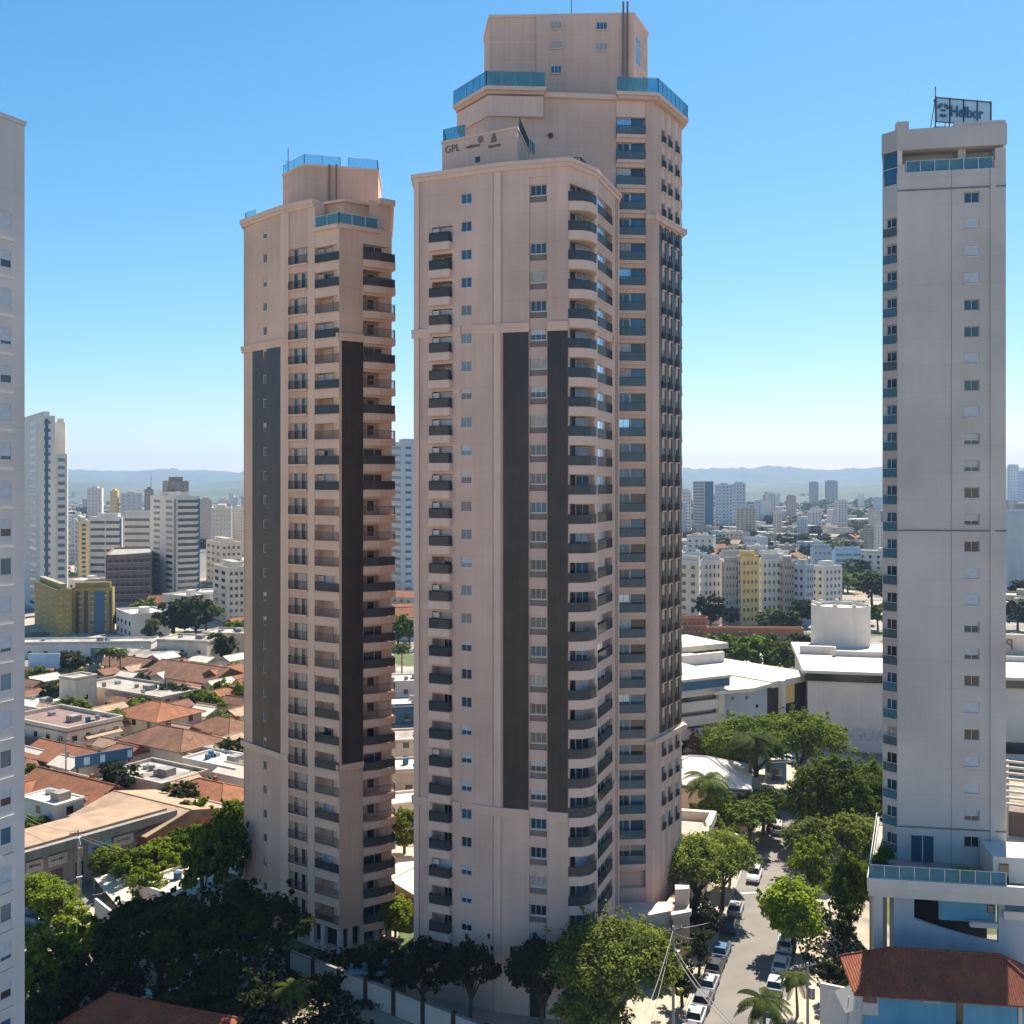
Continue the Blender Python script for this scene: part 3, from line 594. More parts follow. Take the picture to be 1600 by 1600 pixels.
# ---------------- grey tower on the right with its podium
def tower_d():
    root = thing('apartment_tower', 'plain grey tower on the right with one column of small windows and a rooftop sign', 'apartment tower', (50, 120, 0))
    A,B,C,D = (43.3,115),(54.5,113),(56,128.5),(45.4,124.8)
    S0 = (42.15,116.5)
    poly = [A,B,C,D,S0]; ff, fs = Fac(A,B), Fac(S0,A); zb = 9.5
    zt = ff.z(1480, 200); zr = ff.z(1480, 266)
    w = MB(); w.prism([(44.0,116.4),(53.3,114.6),(54.5,127),(46.6,123.6)], zb, zr-.1, 'greywall')
    zw = zl(ff, 1518, 308, 1316, 25); U = ff.u; a, b = U(1518.5)-.8, U(1518.5)+.8
    seg(w, ff, 0, U(1414), zb, zr+.9, 'greywall', proud=.06); seg(w, ff, U(1414), U(1486), zb, zr, 'greywall'); seg(w, ff, U(1486)+.06, a, zb, zr, 'greywall'); column(w, ff, a, b, zw, -.6, .6, zb, zr, 'greywall')
    seg(w, ff, b, U(1553), zb, zr, 'greywall'); seg(w, ff, U(1553)+.06, ff.L, zb, zr+.9, 'greywall')
    # recessed top storey: back wall, end piers, roof slab
    w.box(.3, ff.L-.3, 2.4, 9, zr-.2, zt-2.2, 'greywall', ff.T); w.box(0, .5, 0, 3, zr+.9, zt-2.2, 'white', ff.T); w.box(ff.L-1.1, ff.L, 0, 3, zr+.9, zr+2.2, 'greywall', ff.T)
    w.box(ff.u(1500), ff.u(1512), .9, 2.5, zr, zt-2.2, 'greywall', ff.T)
    T = offset(poly, .1); w.prism(T, zt-2.2, zt+.1, 'greywall'); w.box(-.1, 1.2, -.08, 1.1, zt+.1, zt+1.0, 'greywall', ff.T); w.box(ff.u(1495), ff.L, 1, 6, zt+.1, zt+.9, 'greywall', ff.T); w.box(ff.u(1535), ff.L, .0, 5.5, zt+.1, zt+.5, 'greywall', ff.T)
    f2, f3 = Fac(B,C), Fac(D,S0)
    seg(w, f2, 0, f2.L, zb, zr, 'greywall'); seg(w, f3, 0, f3.L, zb, zr, 'greywall')
    zs = zl(fs, 1390, 371, 1413, 26); zs = [z for z in zs if z > 11]
    seg(w, fs, 0, .12, zb, zt-2, 'greywall', .9); seg(w, fs, fs.L-.1, fs.L, zb, zr, 'greywall', .9); column(w, fs, .12, fs.L-.1, zs, -.0, 2.15, zb, zr-1.2, 'greywall', dep=.95, back=.5)
    for z in (88.6, 50.5, 17.3): w.box(-.02, ff.L+.02, -.09, .1, z, z+.16, 'greyline', ff.T)
    wpart('wall', w, root)
    g = MB()
    for px in (1486, 1553): g.box(ff.u(px), ff.u(px)+.058, .02, .12, zb, zr, 'greyline', ff.T)
    wpart('joint', g, root)
    wv = [rect_window(1.56, 1.18, 'win', 'frame', 1, 0, .22), rect_window(1.56, 1.18, 'windark', 'frame', 1, .62, .22), rect_window(1.56, 1.18, 'windark', 'frame', 1, .93, .02), rect_window(1.56, 1.18, 'windark', 'frame', 1, .0, .22), rect_window(1.56, 1.18, 'win', 'frame', 1, .4, .22)]
    pat = [0,2,2,2,0,0,2,0,2,1,1,3,1,3,2,2,4,1,3,2,3,2,2,1,3]
    for z, k in zip(zw, pat): unit(root, wv[k], ff.at(U(1518.5), z-.6))
    L = fs.L-.22; bs = []
    for gl in ('winb', 'win', 'curtain', 'windark'):
        b_ = balcony(L, [(0,.4),(0,-.12),(L,-.12),(L,.4)], [(.02,-.08,0),(L-.02,-.08,0)], None, 'blueglass' if not bs else 'clearrail', 1.0, (-.15,0), 'greywall', (.05, L-.05, .3, 2.12, gl), 0, 'frame'); bs.append(b_)
    for i, z in enumerate(zs): unit(root, bs[0] if i < 13 and i % 5 else rnd.choice(bs), fs.at(.12, z))
    x = MB(); x.box(.14, fs.L-.02, .1, .2, zr-1.1, zt-2.3, 'winb', fs.T); x.box(.14, fs.L-.02, .05, .25, zr+.6, zr+.68, 'frame', fs.T); wpart('window', x, root)
    for a_, b_ in ((1432, 1470), (1517, 1541)):
        x = MB(); x.box(ff.u(a_), ff.u(b_), 2.3, 2.38, zr+.1, zt-3.0, 'windark', ff.T); x.box(ff.u(a_)-.1, ff.u(b_)+.1, 2.33, 2.39, zt-3.0, zt-2.8, 'white', ff.T); wpart('door', x, root)
    pts = [(ff.T @ Vector((u_, y_, 0))).xy[:] for u_, y_ in ((ff.u(1416), .15), (ff.u(1552), .15))]
    rail_part(root, pts, zr, 1.3, 'frame', 'blueglass')
    # podium
    p = MB(); pf = Fac((XX(1357,107.5),107.5), (XX(1640,104.5),104.5)); pz = pf.z(1480, 1378); pb = pf.z(1480, 1408)
    q_ = [tuple(pf.P), tuple(pf.Q), (pf.Q.x+3.4, pf.Q.y+20), (45.2, 126.5)]; p.prism(q_, pb, pb+.55, 'white'); p.prism(offset(q_, -.2), pb+1.002, pb+1.06, 'roofgrey'); p.prism(offset(q_, .12), pb+.552, pb+1.0, 'white'); p.box(-.1, pf.L, -.3, .1, pb+1.002, pz, 'white', pf.T); p.strip([q_[0], q_[3]], pb+1.003, pz-.01, .3, 'white')
    p.box(.6, 1.5, .3, 1.2, 0, pb, 'white', pf.T); p.box(40.9, 41.7, 114.6, 115.4, 0, pb, 'white')
    u0 = pf.u(1399); xe = pf.L; opl, opr = pf.u(1431), pf.u(1564); zo = pf.z(1500, 1413)
    p.box(u0, opl, .8, 3.2, 0, pb, 'bluewhite', pf.T); p.box(opr, xe, .8, 1.4, 0, pb, 'bluewhite', pf.T)  # blue of the podium's shadow is put into these wall colours
    # sloping ramp opening: the lower wall falls to the right
    zl0, zl1 = pf.z(1431, 1441), pf.z(1564, 1478); n = 8
    for i in range(n):
        a0 = opl+(opr-opl)*i/n; a1 = opl+(opr-opl)*(i+1)/n; t = (i+.5)/n; zz = zl0+(zl1-zl0)*(1-(1-t)**1.5)
        vs = [(a0,.8,0),(a1,.8,0),(a1,1.4,0),(a0,1.4,0)]; z_a = zl0+(zl1-zl0)*(1-(1-i/n)**1.5); z_b = zl0+(zl1-zl0)*(1-(1-(i+1)/n)**1.5)
        p.add(vs+[(a0,.8,z_a),(a1,.8,z_b),(a1,1.4,z_b),(a0,1.4,z_a)], [(0,3,2,1),(4,5,6,7),(0,1,5,4),(2,3,7,6)]+([(3,0,4,7)] if i == 0 else [])+([(1,2,6,5)] if i == n-1 else []), 'bluewhite', pf.T)
    p.box(pf.u(1474), opr, 1.9, 2.3, pf.z(1520, 1452), pb, 'bluewall', pf.T); p.box(opl, opr, 5, 5.4, 0, pb, 'windark', pf.T)
    p.box(pf.u(1399)-1.6, pf.u(1399)-.1, 4, 6, 0, pb, 'beige', pf.T)
    p.box(pf.u(1520), opr, .9, 1.5, pf.z(1540, 1456), pf.z(1540, 1448), 'white', pf.T)
    wpart('podium', p, root)
    pts = [(44.4, 124.6), (pf.P.x+.1, pf.P.y), (pf.T @ Vector((pf.u(1572), 0, 0))).xy[:]]
    rail_part(root, pts, pz, 1.35, 'frame', 'blueglass')
    x = MB(); x.box(ff.u(1424), ff.u(1458), -.12, .1, pz-1.2, pz+2.0, 'winb', ff.T); x.box(ff.u(1424)-.1, ff.u(1458)+.1, -.16, .1, pz+2.0, pz+2.15, 'frame', ff.T); x.box(ff.u(1441)-.05, ff.u(1441)+.05, -.15, .1, pz-1.2, pz+2.0, 'frame', ff.T); wpart('door', x, root)
    x = MB(); x.box(pf.u(1551), pf.u(1561), 1.7, 1.92, pf.z(1556,1438), pf.z(1556,1426), 'windark', pf.T); wpart('window', x, root)
    x = MB(); x.box(pf.u(1565), pf.L, 3, 8, pz-.8, pz+1.9, 'white', pf.T); x.box(pf.u(1575), pf.u(1590), 2.9, 3.1, pz-.8, pz+1.2, 'windark', pf.T); wpart('pool_house', x, root)
    x = MB(); x.box(pf.u(1575), pf.L, .5, .9, pf.z(1590, 1425), pf.z(1590, 1416), 'blue', pf.T); x.box(pf.u(1570), pf.L, .3, .9, pf.z(1590, 1440), pf.z(1590, 1427), 'white', pf.T); wpart('canopy', x, root)
    # rooftop sign on its lattice frame
    sg = thing('rooftop_sign', 'framed white sign with a round emblem and the word Helbor on the grey tower roof', 'sign', (48.5, 118.5, zt))
    q0 = W(1462, 188, 118.5); q1 = W(1548, 193, 120.0); sf = Fac(q0.xy, q1.xy); z0 = zt+.9; L_ = sf.L; zh = sf.z(1462, 153)
    z0 = sf.z(1462, 190)
    x = MB(); x.box(0, L_, .0, .08, z0, zh, 'paleblue', sf.T); wpart('board', x, sg)
    x = MB()
    for k in range(5): x.box(L_*k/4-.06, L_*k/4+.06, -.1, .0, z0-.1, zh+.15, 'rail', sf.T); x.tube(sf.T @ Vector((L_*k/4, .1, zh-.3)), sf.T @ Vector((L_*k/4, 1.6, zt)), .05, 'rail')
    x.box(0, L_, -.09, -.01, zh-.02, zh+.1, 'rail', sf.T); x.box(0, L_, -.09, -.01, z0-.08, z0+.02, 'rail', sf.T)
    for k in range(5): x.box(L_*k/4-.05, L_*k/4+.05, -.0, .1, zt, z0, 'rail', sf.T)
    wpart('frame', x, sg)
    c = bpy.data.curves.new('lettering', 'FONT'); c.body = 'Helbor'; c.size = 1.75; c.extrude = .03; c.offset = .03
    tmp = bpy.data.objects.new('t', c); col.objects.link(tmp); bpy.context.view_layer.update(); me = bpy.data.meshes.new_from_object(tmp); bpy.data.objects.remove(tmp)
    me.materials.clear(); me.materials.append(M['blue'])
    ob('lettering', me, sg, Matrix.Translation(-sg.location) @ sf.at(L_*.25, z0+.75, -.13) @ Matrix.Rotation(R(90), 4, 'X') @ Matrix.Diagonal((.86,1,1,1)))
    x = MB(); cx, cz, r = L_*.125, (z0+zh)/2-.02, .82
    TT = sf.at(cx, cz, -.12) @ Matrix.Rotation(R(90), 4, 'X')
    def arc_(a0, a1, r0, r1): 
        n = 10; return [(r1*math.cos(a0+(a1-a0)*i/n), r1*math.sin(a0+(a1-a0)*i/n)) for i in range(n+1)]+[(r0*math.cos(a1-(a1-a0)*i/n), r0*math.sin(a1-(a1-a0)*i/n)) for i in range(n+1)]
    def flat(pl, k):
        n_ = len(pl)//2
        for i in range(n_-1): x.prism([pl[i], pl[i+1], pl[-2-i], pl[-1-i]], 0, .05+k*.001, 'blue', TT)
    flat(arc_(R(15), R(80), r*.55, r), 0); flat(arc_(R(100), R(165), r*.55, r), 1); flat(arc_(R(235), R(305), r*.6, r), 2)
    x.box(-.3, .3, -.12, .06, .0, .06, 'blue', TT); wpart('emblem', x, sg)
    x = MB(); x.tube((49.2,119,zt), (49.2,119,zt+6.5), .08, 'metal'); ball(x, (49.2,119,zt+4.9), .22, 'rail'); wpart('antenna', x, root)
    x = MB(); x.box(48.3, 49.9, 117, 118.2, zt+.1, zt+1.2, 'windark'); wpart('air_unit', x, root)
tower_d()

# ---------------- edge of the near grey tower on the left
def tower_e():
    root = thing('apartment_tower', 'near grey tower cut off by the left edge, one column of shuttered windows', 'apartment tower', (-44, 76, 0))
    e = Vector((.426,.9047)); Q = Vector((-37.6,79)); P = Q-e*16; n = Vector((-.9047,.426))*14
    f = Fac(P, Q); poly = [tuple(P), tuple(Q), tuple(Q+n), tuple(P+n)]
    zt = f.z(36, 196); w = MB(); w.prism(offset(poly, -1.0), 0, zt-.5, 'greylight')
    ys = [350+60.4*i for i in range(24)]; zs = [f.z(2, y) for y in ys if f.z(2, y) > 2]
    uc = f.u(1.5); a, b = uc-1.0, uc+1.0
    seg(w, f, 0, a, 0, zt, 'greylight', 1.2); seg(w, f, b, f.L, 0, zt, 'greylight', 1.2); column(w, f, a, b, zs, -1.05, 1.05, 0, zt, 'greylight', 1.2)
    f2 = Fac(Q, Q+n); seg(w, f2, .01, f2.L, 0, zt, 'greylight', 1.2)
    w.box(-.1, f.L+.1, -.12, 1, zt, zt+.35, 'greylight', f.T)
    wpart('wall', w, root)
    v = []
    for gl, bl in (('win', .97), ('winb', .5), ('windark', .35), ('winb', 0)):
        u_ = rect_window(1.98, 2.08, gl, 'frame', 1, bl, .03); s_ = MB(); s_.box(-.98, .98, -.02, .1, .02, .8, 'greylight'); u_[2].append(('panel', s_.mesh('panel'), [])); v.append(u_)
    for i, z in enumerate(zs): unit(root, v[[0,2,0,1,2,0,1,0,2,3,0,1,3,0,3,2,3,0,3,1,2,3,0,1][i]], f.at(uc, z-1.04))
tower_e()
# ================================================================== GROUND, STREETS, HILLS
def groundmat():
    m, t, p = nodes('town_ground'); N = t.nodes.new; L = t.links.new; p.inputs['Roughness'].default_value = .95
    tc = N('ShaderNodeTexCoord'); vo = N('ShaderNodeTexVoronoi'); vo.inputs['Scale'].default_value = .045; vo.distance = 'CHEBYCHEV'; L(tc.outputs['Object'], vo.inputs['Vector'])
    sp = N('ShaderNodeSeparateColor'); L(vo.outputs['Color'], sp.inputs[0])
    rp = N('ShaderNodeValToRGB'); rp.color_ramp.interpolation = 'CONSTANT'; e = rp.color_ramp.elements; e[0].color = c4((.32,.27,.205)); e[1].position = .35; e[1].color = c4((.40,.335,.25))
    for p_, c_ in ((.55, (.085,.11,.025)), (.72, (.30,.21,.135)), (.86, (.42,.37,.30))): q = e.new(p_); q.color = c4(c_)
    L(sp.outputs[0], rp.inputs[0])
    nz = N('ShaderNodeTexNoise'); nz.inputs['Scale'].default_value = .35; nz.inputs['Detail'].default_value = 10; L(tc.outputs['Object'], nz.inputs['Vector'])
    mr = N('ShaderNodeMapRange'); mr.inputs[1].default_value = .3; mr.inputs[2].default_value = .7; mr.inputs[3].default_value = .6; mr.inputs[4].default_value = 1.15; L(nz.outputs['Fac'], mr.inputs[0])
    mx = N('ShaderNodeMix'); mx.data_type = 'RGBA'; mx.blend_type = 'MULTIPLY'; mx.inputs[0].default_value = 1; L(rp.outputs[0], mx.inputs[6]); L(mr.outputs[0], mx.inputs[7]); L(mx.outputs[2], p.inputs['Base Color']); return m
M['ground'] = groundmat()
M['hill'] = mat('far_hills', (.045, .075, .06), (.10, .11, .075), .004, .95, detail=8)
g = MB(); g.box(-9700, 9700, -2500, 9700, -.3, 0, 'ground'); struct(ob('ground', g.mesh('ground')))
def sheet(name, pts, z, m, th=.25):
    g = MB(); g.prism(pts, z-th, z, m); return struct(ob(name, g.mesh(name)))
def road(name, pts, w, z, m): # ribbon along points
    L_, R_ = [], []
    for i, p in enumerate(pts):
        a = Vector(pts[max(i-1,0)]); b = Vector(pts[min(i+1,len(pts)-1)]); d = (b-a).normalized(); n = Vector((-d.y, d.x))*w/2
        L_.append(Vector(p)+n); R_.append(Vector(p)-n)
    g = MB()
    for i in range(len(pts)-1): g.prism([tuple(R_[i]), tuple(R_[i+1]), tuple(L_[i+1]), tuple(L_[i])], z-.2, z, m)
    return g
main = [(14.5,84),(18.6,95),(22.7,106),(28.2,120),(33.4,135),(37.5,146),(43,160),(52,182),(58,200)]
def shift(pts, o):
    out = []
    for i, p in enumerate(pts):
        a = Vector(pts[max(i-1,0)]); b = Vector(pts[min(i+1,len(pts)-1)]); d = (b-a).normalized(); out.append((p[0]+d.y*o, p[1]-d.x*o))
    return out
struct(ob('road', road('road', main, 9.4, .012, 'asphalt').mesh('road')))
g = road('k', shift(main, 7.3), 5.0, .14, 'pave'); struct(ob('pavement', g.mesh('pavement')))
g = road('k', shift(main, -6.2), 2.6, .14, 'pave'); struct(ob('pavement', g.mesh('pavement')))
for s_ in (1, -1): g = road('k', shift(main, 4.72*s_), .2, .15, 'kerb'); struct(ob('kerb', g.mesh('kerb')))
def at_main(s, o):      # s metres along the main street from its near end
    acc = 0
    for i in range(len(main)-1):
        a = Vector(main[i]); b = Vector(main[i+1]); L_ = (b-a).length
        if acc+L_ >= s: d = (b-a).normalized(); p = a.lerp(b, (s-acc)/L_); return Vector((p.x+d.y*o, p.y-d.x*o, 0)), math.atan2(d.y, d.x)
        acc += L_
    return Vector((main[-1][0], main[-1][1], 0)), 0
g = MB(); 
p, a = at_main(60, 0)
g.box(-.15, .15, -.2, 4.2, .014, .018, 'paint', Matrix.Translation(p) @ Matrix.Rotation(a+.5, 4, 'Z')); g.box(-7, 7, -2.45, -2.33, .014, .018, 'paint', Matrix.Translation(p) @ Matrix.Rotation(a, 4, 'Z'))
struct(ob('road_markings', g.mesh('road_markings')))
ga = R(58); gd = Vector((math.cos(ga), math.sin(ga))); gn = Vector((gd.y, -gd.x))
lroad = [(-92,98),(-60,149.5),(-40,181),(-20,214)]; lroad = [tuple(Vector(p)+gn*7.5) for p in lroad]
struct(ob('road', road('r', lroad, 8.5, .016, 'asphalt').mesh('road')))
for o_ in (5.7, -5.7): g = road('r', shift(lroad, o_), 2.6, .13, 'pave'); struct(ob('pavement', g.mesh('pavement')))
nroad = [(-75,92),(-40,104),(-12,96),(12,92)]
struct(ob('road', road('r', [(-80,112),(-52,108),(-30,104),(-10,97),(14,88)], 7.5, .02, 'asphalt').mesh('road')))
sheet('pavement', [(-37,139),(-22,117),(2,101),(13,100),(20,112),(27,134),(20,150),(-20,158)], .09, 'pave')
sheet('lawn', [(-36,131),(-24,117.5),(-15,111),(-11.5,112),(-13,121),(-16,126),(-21,121),(-29,127)], .105, 'grass')
sheet('lawn', [(-14,125),(-11,112.5),(-11,121),(-6,127),(-6,140),(-15,142)], .105, 'grass')
sheet('terrace_ground', [(-60,104),(-37,106),(-40,136),(-52,138)], .04, 'terra')
sheet('lawn', [(-72,103),(-60,99),(-47,100),(-50,118),(-62,124)], .05, 'grass')
for i, (px, py, w_, l_, m_) in enumerate(((58,1082,26,16,'asphalt'),(340,1108,26,14,'asphalt'),(1215,1195,26,30,'pave'),(200,1160,40,14,'roofgrey'),(330,1220,30,14,'pave'),(100,1050,60,26,'asphalt'))):
    q = G(px, py); t = Matrix.Translation(q) @ Matrix.Rotation(R(-32), 4, 'Z'); g = MB(); g.box(-w_/2, w_/2, -l_/2, l_/2, -.1, .022+i*.004, m_, t); struct(ob('car_park', g.mesh('car_park')))
# town streets beyond, as pale strips
for i, (a, b, w_) in enumerate((((-150,190),(-60,330),8),((-210,300),(-90,230),8),((-60,330),(40,480),9),((-300,480),(-60,420),9),((60,340),(260,430),9),((80,520),(330,470),9))):
    struct(ob('road', road('r', [a, b], w_, .03+i*.004, 'asphalt').mesh('road')))
# hills
def hill(name, y0, prof, depth, base):
    g = MB(); n = len(prof); vs = []; rows = 7; rr = random.Random(len(name)+int(y0))
    for j in range(rows):
        t = j/(rows-1); hfac = math.sin(min(1, t*1.15)*math.pi/2)
        for i, (x, h) in enumerate(prof): vs.append((x*(1+.1*t), y0+t*depth, base+(h-base)*hfac*(1+.06*rr.uniform(-1,1))))
    fs = [(j*n+i, j*n+i+1, (j+1)*n+i+1, (j+1)*n+i) for j in range(rows-1) for i in range(n-1)]
    g.add(vs, fs, 'hill', None, True); return struct(ob(name, g.mesh(name)))
def prof(pts, y, step=60):
    out = []; rr = random.Random(int(y)); xs = [p[0] for p in pts]
    px = pts[0][0]
    while px <= pts[-1][0]:
        for a, b in zip(pts, pts[1:]):
            if a[0] <= px <= b[0]: yy = a[1]+(b[1]-a[1])*(px-a[0])/max(1,b[0]-a[0]); break
        out.append((XX(px, y), ZZ(yy+math.sin(px*.06)*.6+rr.uniform(-.5,.5), y))); px += 8
    return out
hill('hills', 7200, prof([(-500,738),(0,733),(110,732),(200,735),(260,731),(380,736),(640,738),(800,735),(1060,729),(1130,731),(1210,726),(1290,733),(1378,728),(1600,730),(2100,738)], 7900), 1500, -1)
hill('hills', 4300, prof([(-500,752),(0,748),(110,747),(190,752),(300,756),(380,750),(640,757),(900,752),(1060,750),(1150,757),(1240,751),(1320,757),(1400,750),(1600,751),(2100,757)], 4700), 900, -1)
hill('hills', 2900, prof([(-500,768),(0,766),(110,764),(240,768),(380,765),(640,770),(1060,768),(1200,766),(1330,765),(1400,760),(1600,764),(2100,770)], 3100), 500, -1)

# ================================================================== BACKGROUND BUILDINGS
def face_windows(root, f, z0, z1, fl, n, style, glass, wall, merge, fh, ww=.5, margin=.6):
    if n <= 0: return
    L = f.L; hw = min(1.5, fh*.46)
    if style == 'band':
        me = None
        for k in range(fl):
            z = z0+(k+.38)*fh
            for c in range(n):
                a = margin+(L-2*margin)*c/n+.35; b = margin+(L-2*margin)*(c+1)/n-.35
                T = f.at(a, z); g = MB(); g.box(0, b-a, -.04, .1, 0, hw, glass); g.box(-.25, b-a+.25, -.55, .0, -.75, -.02, wall)
                if merge is not None:
                    for (x0,x1,y0,y1,q0,q1,mm) in ((0,b-a,-.04,.1,0,hw,glass),(-.25,b-a+.25,-.55,0,-.75,-.02,wall)): merge.box(x0,x1,y0,y1,q0,q1,mm,T)
                else:
                    if me is None or c not in me: me = me or {}; me[c] = g.mesh('window')
                    unit(root, ('window', me[c], []), T)
        return
    me = None
    for k in range(fl):
        z = z0+(k+.34)*fh
        for c in range(n):
            cw = (L-2*margin)/n; w_ = cw*ww; x = margin+cw*(c+.5)-w_/2; T = f.at(x, z)
            if merge is not None: merge.box(0, w_, -.05, .1, 0, hw, glass, T)
            else:
                if me is None:
                    g = MB(); g.box(0, w_, -.05, .1, 0, hw, glass); g.box(-.15, w_+.15, -.14, -.0, -.16, -.005, 'frame'); me = g.mesh('window')
                unit(root, ('window', me, []), T)
def volume(root, P, a, lL, lR, z0, z1, wall='white', wallL=None, fl=10, cl=3, cr=4, style='win', styleL=None, glass='windark', glassL=None, roof='roofgrey', merge=None, ww=.5, stripe=None, tank=True):
    r = Vector((math.cos(a), math.sin(a))); l = Vector((-math.sin(a), math.cos(a))); P = Vector(P)
    A = P+l*lL; B = P+r*lR; Cc = A+r*lR
    own = merge if merge is not None else MB()
    own.prism([tuple(P), tuple(B), tuple(Cc), tuple(A)], z0, z1, wall, top=roof)
    t = .35
    q = [tuple(P), tuple(B), tuple(Cc), tuple(A)]; qi = offset(q, -t); 
    if P.y < 900:
        own.strip(offset(q, -t/2-.01)+[offset(q, -t/2-.01)[0]], z1, z1+.9, t, wall)
        if tank: own.prism(offset(q, -min(lL, lR)*.3), z1, z1+2.8, wall, top=roof)
    fR = Fac(P, B); fL = Fac(A, P); fh = (z1-z0-1)/max(fl,1)
    face_windows(root, fR, z0+.5, z1, fl, cr, style, glass, wall, merge, fh, ww)
    face_windows(root, fL, z0+.5, z1, fl, cl, styleL or style, glassL or glass, wallL or wall, merge, fh, ww)
    if stripe:      # (face, u0 share, u1 share, material)
        for fc, s0, s1, mm in stripe:
            f = fR if fc == 'R' else fL; own.box(f.L*s0, f.L*s1, -.22, .1, z0+.1, z1-.5, mm, f.T)
    if wallL: own.box(.01, fL.L-.01, -.03, .05, z0+.01, z1-.01, wallL, fL.T)
    if merge is None: wpart('wall', own, root)
def cb(name, label, cat, pxl, pxc, pxr, yt, yb, a=30, root=None, small=False, group=None, yo=0, **kw):
    a = R(a); d = (H-.0)*F/(yb-760); P = Vector((XX(pxc, d), d)); z1 = ZZ(yt, d)
    def tt(px, dr): k = (px-800)/F; den = dr.x-k*dr.y; return (k*P.y-P.x)/den if abs(den) > 1e-6 else 12
    lR = tt(pxr, Vector((math.cos(a), math.sin(a)))) if pxr != pxc else 14; lL = tt(pxl, Vector((-math.sin(a), math.cos(a)))) if pxl != pxc else 12
    lR = max(2, min(abs(lR), 90)); lL = max(2, min(abs(lL), 60))
    if small:
        g = MB(); volume(None, P-P, a, lL, lR, 0, z1, merge=g, **kw); o = ob(name, g.mesh(name)); o.location = (P.x, P.y, 0); return tag(o, label, cat, group)
    if root is None: root = thing(name, label, cat, (P.x, P.y, 0), 0, group)
    volume(root, P, a, lL, lR, kw.pop('z0', 0), z1, **kw); return root
T_ = 'apartment tower'
# --- left gap, middle distance
r1 = cb('apartment_tower', 'tall white tower with blue glass balconies directly beside the cut-off grey tower', T_, 14, 62, 86, 652, 955, 35, fl=24, cl=2, cr=1, glass='win', styleL='win', stripe=[('R', .35, .55, 'blue')])
cb('', '', '', 86, 87, 105, 712, 958, 12, root=r1, fl=20, cl=0, cr=1, style='band', glass='winb', tank=False)
cb('', '', '', 84, 86, 102, 663, 946, 12, root=r1, fl=1, cl=0, cr=0)
cb('apartment_tower', 'white apartment tower with rows of dark square windows and a narrow blue stripe', T_, 235, 275, 312, 778, 946, 38, fl=17, cl=2, cr=1, style='band', styleL='win', stripe=[('R', .9, 1.0, 'blue'), ('L', .93, 1.0, 'concrete')], glass='windark')
rr_ = cb('', '', '', 254, 262, 295, 754, 938, 38, root=r1 if False else thing('rooftop_block', 'grey rooftop machine room on top of the white tower with square windows', 'rooftop room', (XX(262,492), 492, 40)), fl=1, cl=0, cr=2, z0=49, wall='concrete')
cb('office_building', 'white banded office block with a dark blue vertical stripe, left of the white square-windowed tower', 'office building', 139, 139, 190, 810, 912, 0, fl=9, cl=0, cr=2, style='band', glass='windark', stripe=[('R', .94, 1.0, 'blue')])
cb('office_building', 'white office block with long dark window bands behind the unfinished brick building', 'office building', 190, 192, 236, 806, 918, 0, fl=10, cl=0, cr=1, style='band', glass='windark')
cb('apartment_tower', 'slim yellow and white tower between two white blocks at left', T_, 113, 122, 139, 816, 906, 25, wall='cream', fl=12, cl=1, cr=1, stripe=[('R', .05, .35, 'yellow'), ('R', .7, .95, 'yellow')], glass='win')
cb('building_site', 'unfinished brown brick building with open floors and scaffolding', 'building', 147, 165, 237, 870, 948, 18, wall='brick', fl=6, cl=3, cr=7, ww=.8, glass='dark', roof='concrete', tank=False)
cb('apartment_tower', 'ribbed cream tower in the haze, right of the white square-windowed tower', T_, 322, 330, 362, 795, 880, 15, wall='cream', fl=12, cl=1, cr=5, ww=.4, glass='curtain')
cb('apartment_building', 'low cream apartment building right of a dark tree clump, touching the slim tan tower', 'apartment building', 333, 355, 392, 890, 975, 30, wall='cream', fl=7, cl=2, cr=4)
cb('apartment_building', 'stepped cream building with many small windows under the ribbed cream tower', 'apartment building', 322, 345, 378, 850, 915, 30, wall='cream', fl=6, cl=3, cr=4)
r2 = cb('apartment_building', 'olive yellow apartment block with dark vertical slots', 'apartment building', 54, 88, 112, 925, 995, 35, wall='olive', fl=7, cl=3, cr=2, ww=.3, glass='olive')
cb('', '', '', 108, 112, 176, 922, 990, 8, root=r2, wall='olive', fl=7, cl=0, cr=3, ww=.35, stripe=[('R', .1, .18, 'dark'), ('R', .3, .4, 'dark'), ('R', .55, .8, 'blue'), ('R', .92, .97, 'dark')])
# hazy far towers left
for i, (a_, b_, c_, yt, yb, wl, lb) in enumerate((
    (131,136,159,764,838,'white','pale slab tower in the haze, leftmost of the distant towers'), (168,172,184,768,846,'yellow','distant slim tower with an orange stripe near the top'),
    (184,188,222,772,846,'white','wide distant white block behind the banded offices'), (222,226,240,766,860,'concrete','grey distant tower carrying a mast'),
    (312,316,331,782,858,'beige','distant beige tower peeking over the blue striped block'), (362,366,384,796,870,'cream','cream distant tower touching the slim tan tower edge'),
    (108,110,132,806,868,'white','pale low distant block right of the tall white tower'), (340,344,356,782,838,'white','faint white distant tower above the ribbed cream tower'),
    (300,304,322,786,850,'white','distant white tower just right of the square-windowed tower'))):
    cb('distant_tower', lb, 'tower', a_, b_, c_, yt, yb, 20, small=True, wall=wl, fl=14, cl=1, cr=4, ww=.45, glass='curtain')
x = MB(); q = W(236, 766, 900); x.tube((q.x, q.y, q.z-3), (q.x, q.y, q.z+16), .5, 'metal', .2); tag(ob('mast', x.mesh('mast')), 'thin radio mast on the grey distant tower at left', 'mast')
# middle gap
cb('office_tower', 'blue-grey glass tower seen in the gap between the slim tan tower and the central tower', 'office tower', 606, 627, 668, 693, 928, 30, wall='bluewhite', fl=20, cl=1, cr=2, style='win', styleL='band', glass='winb', glassL='windark')
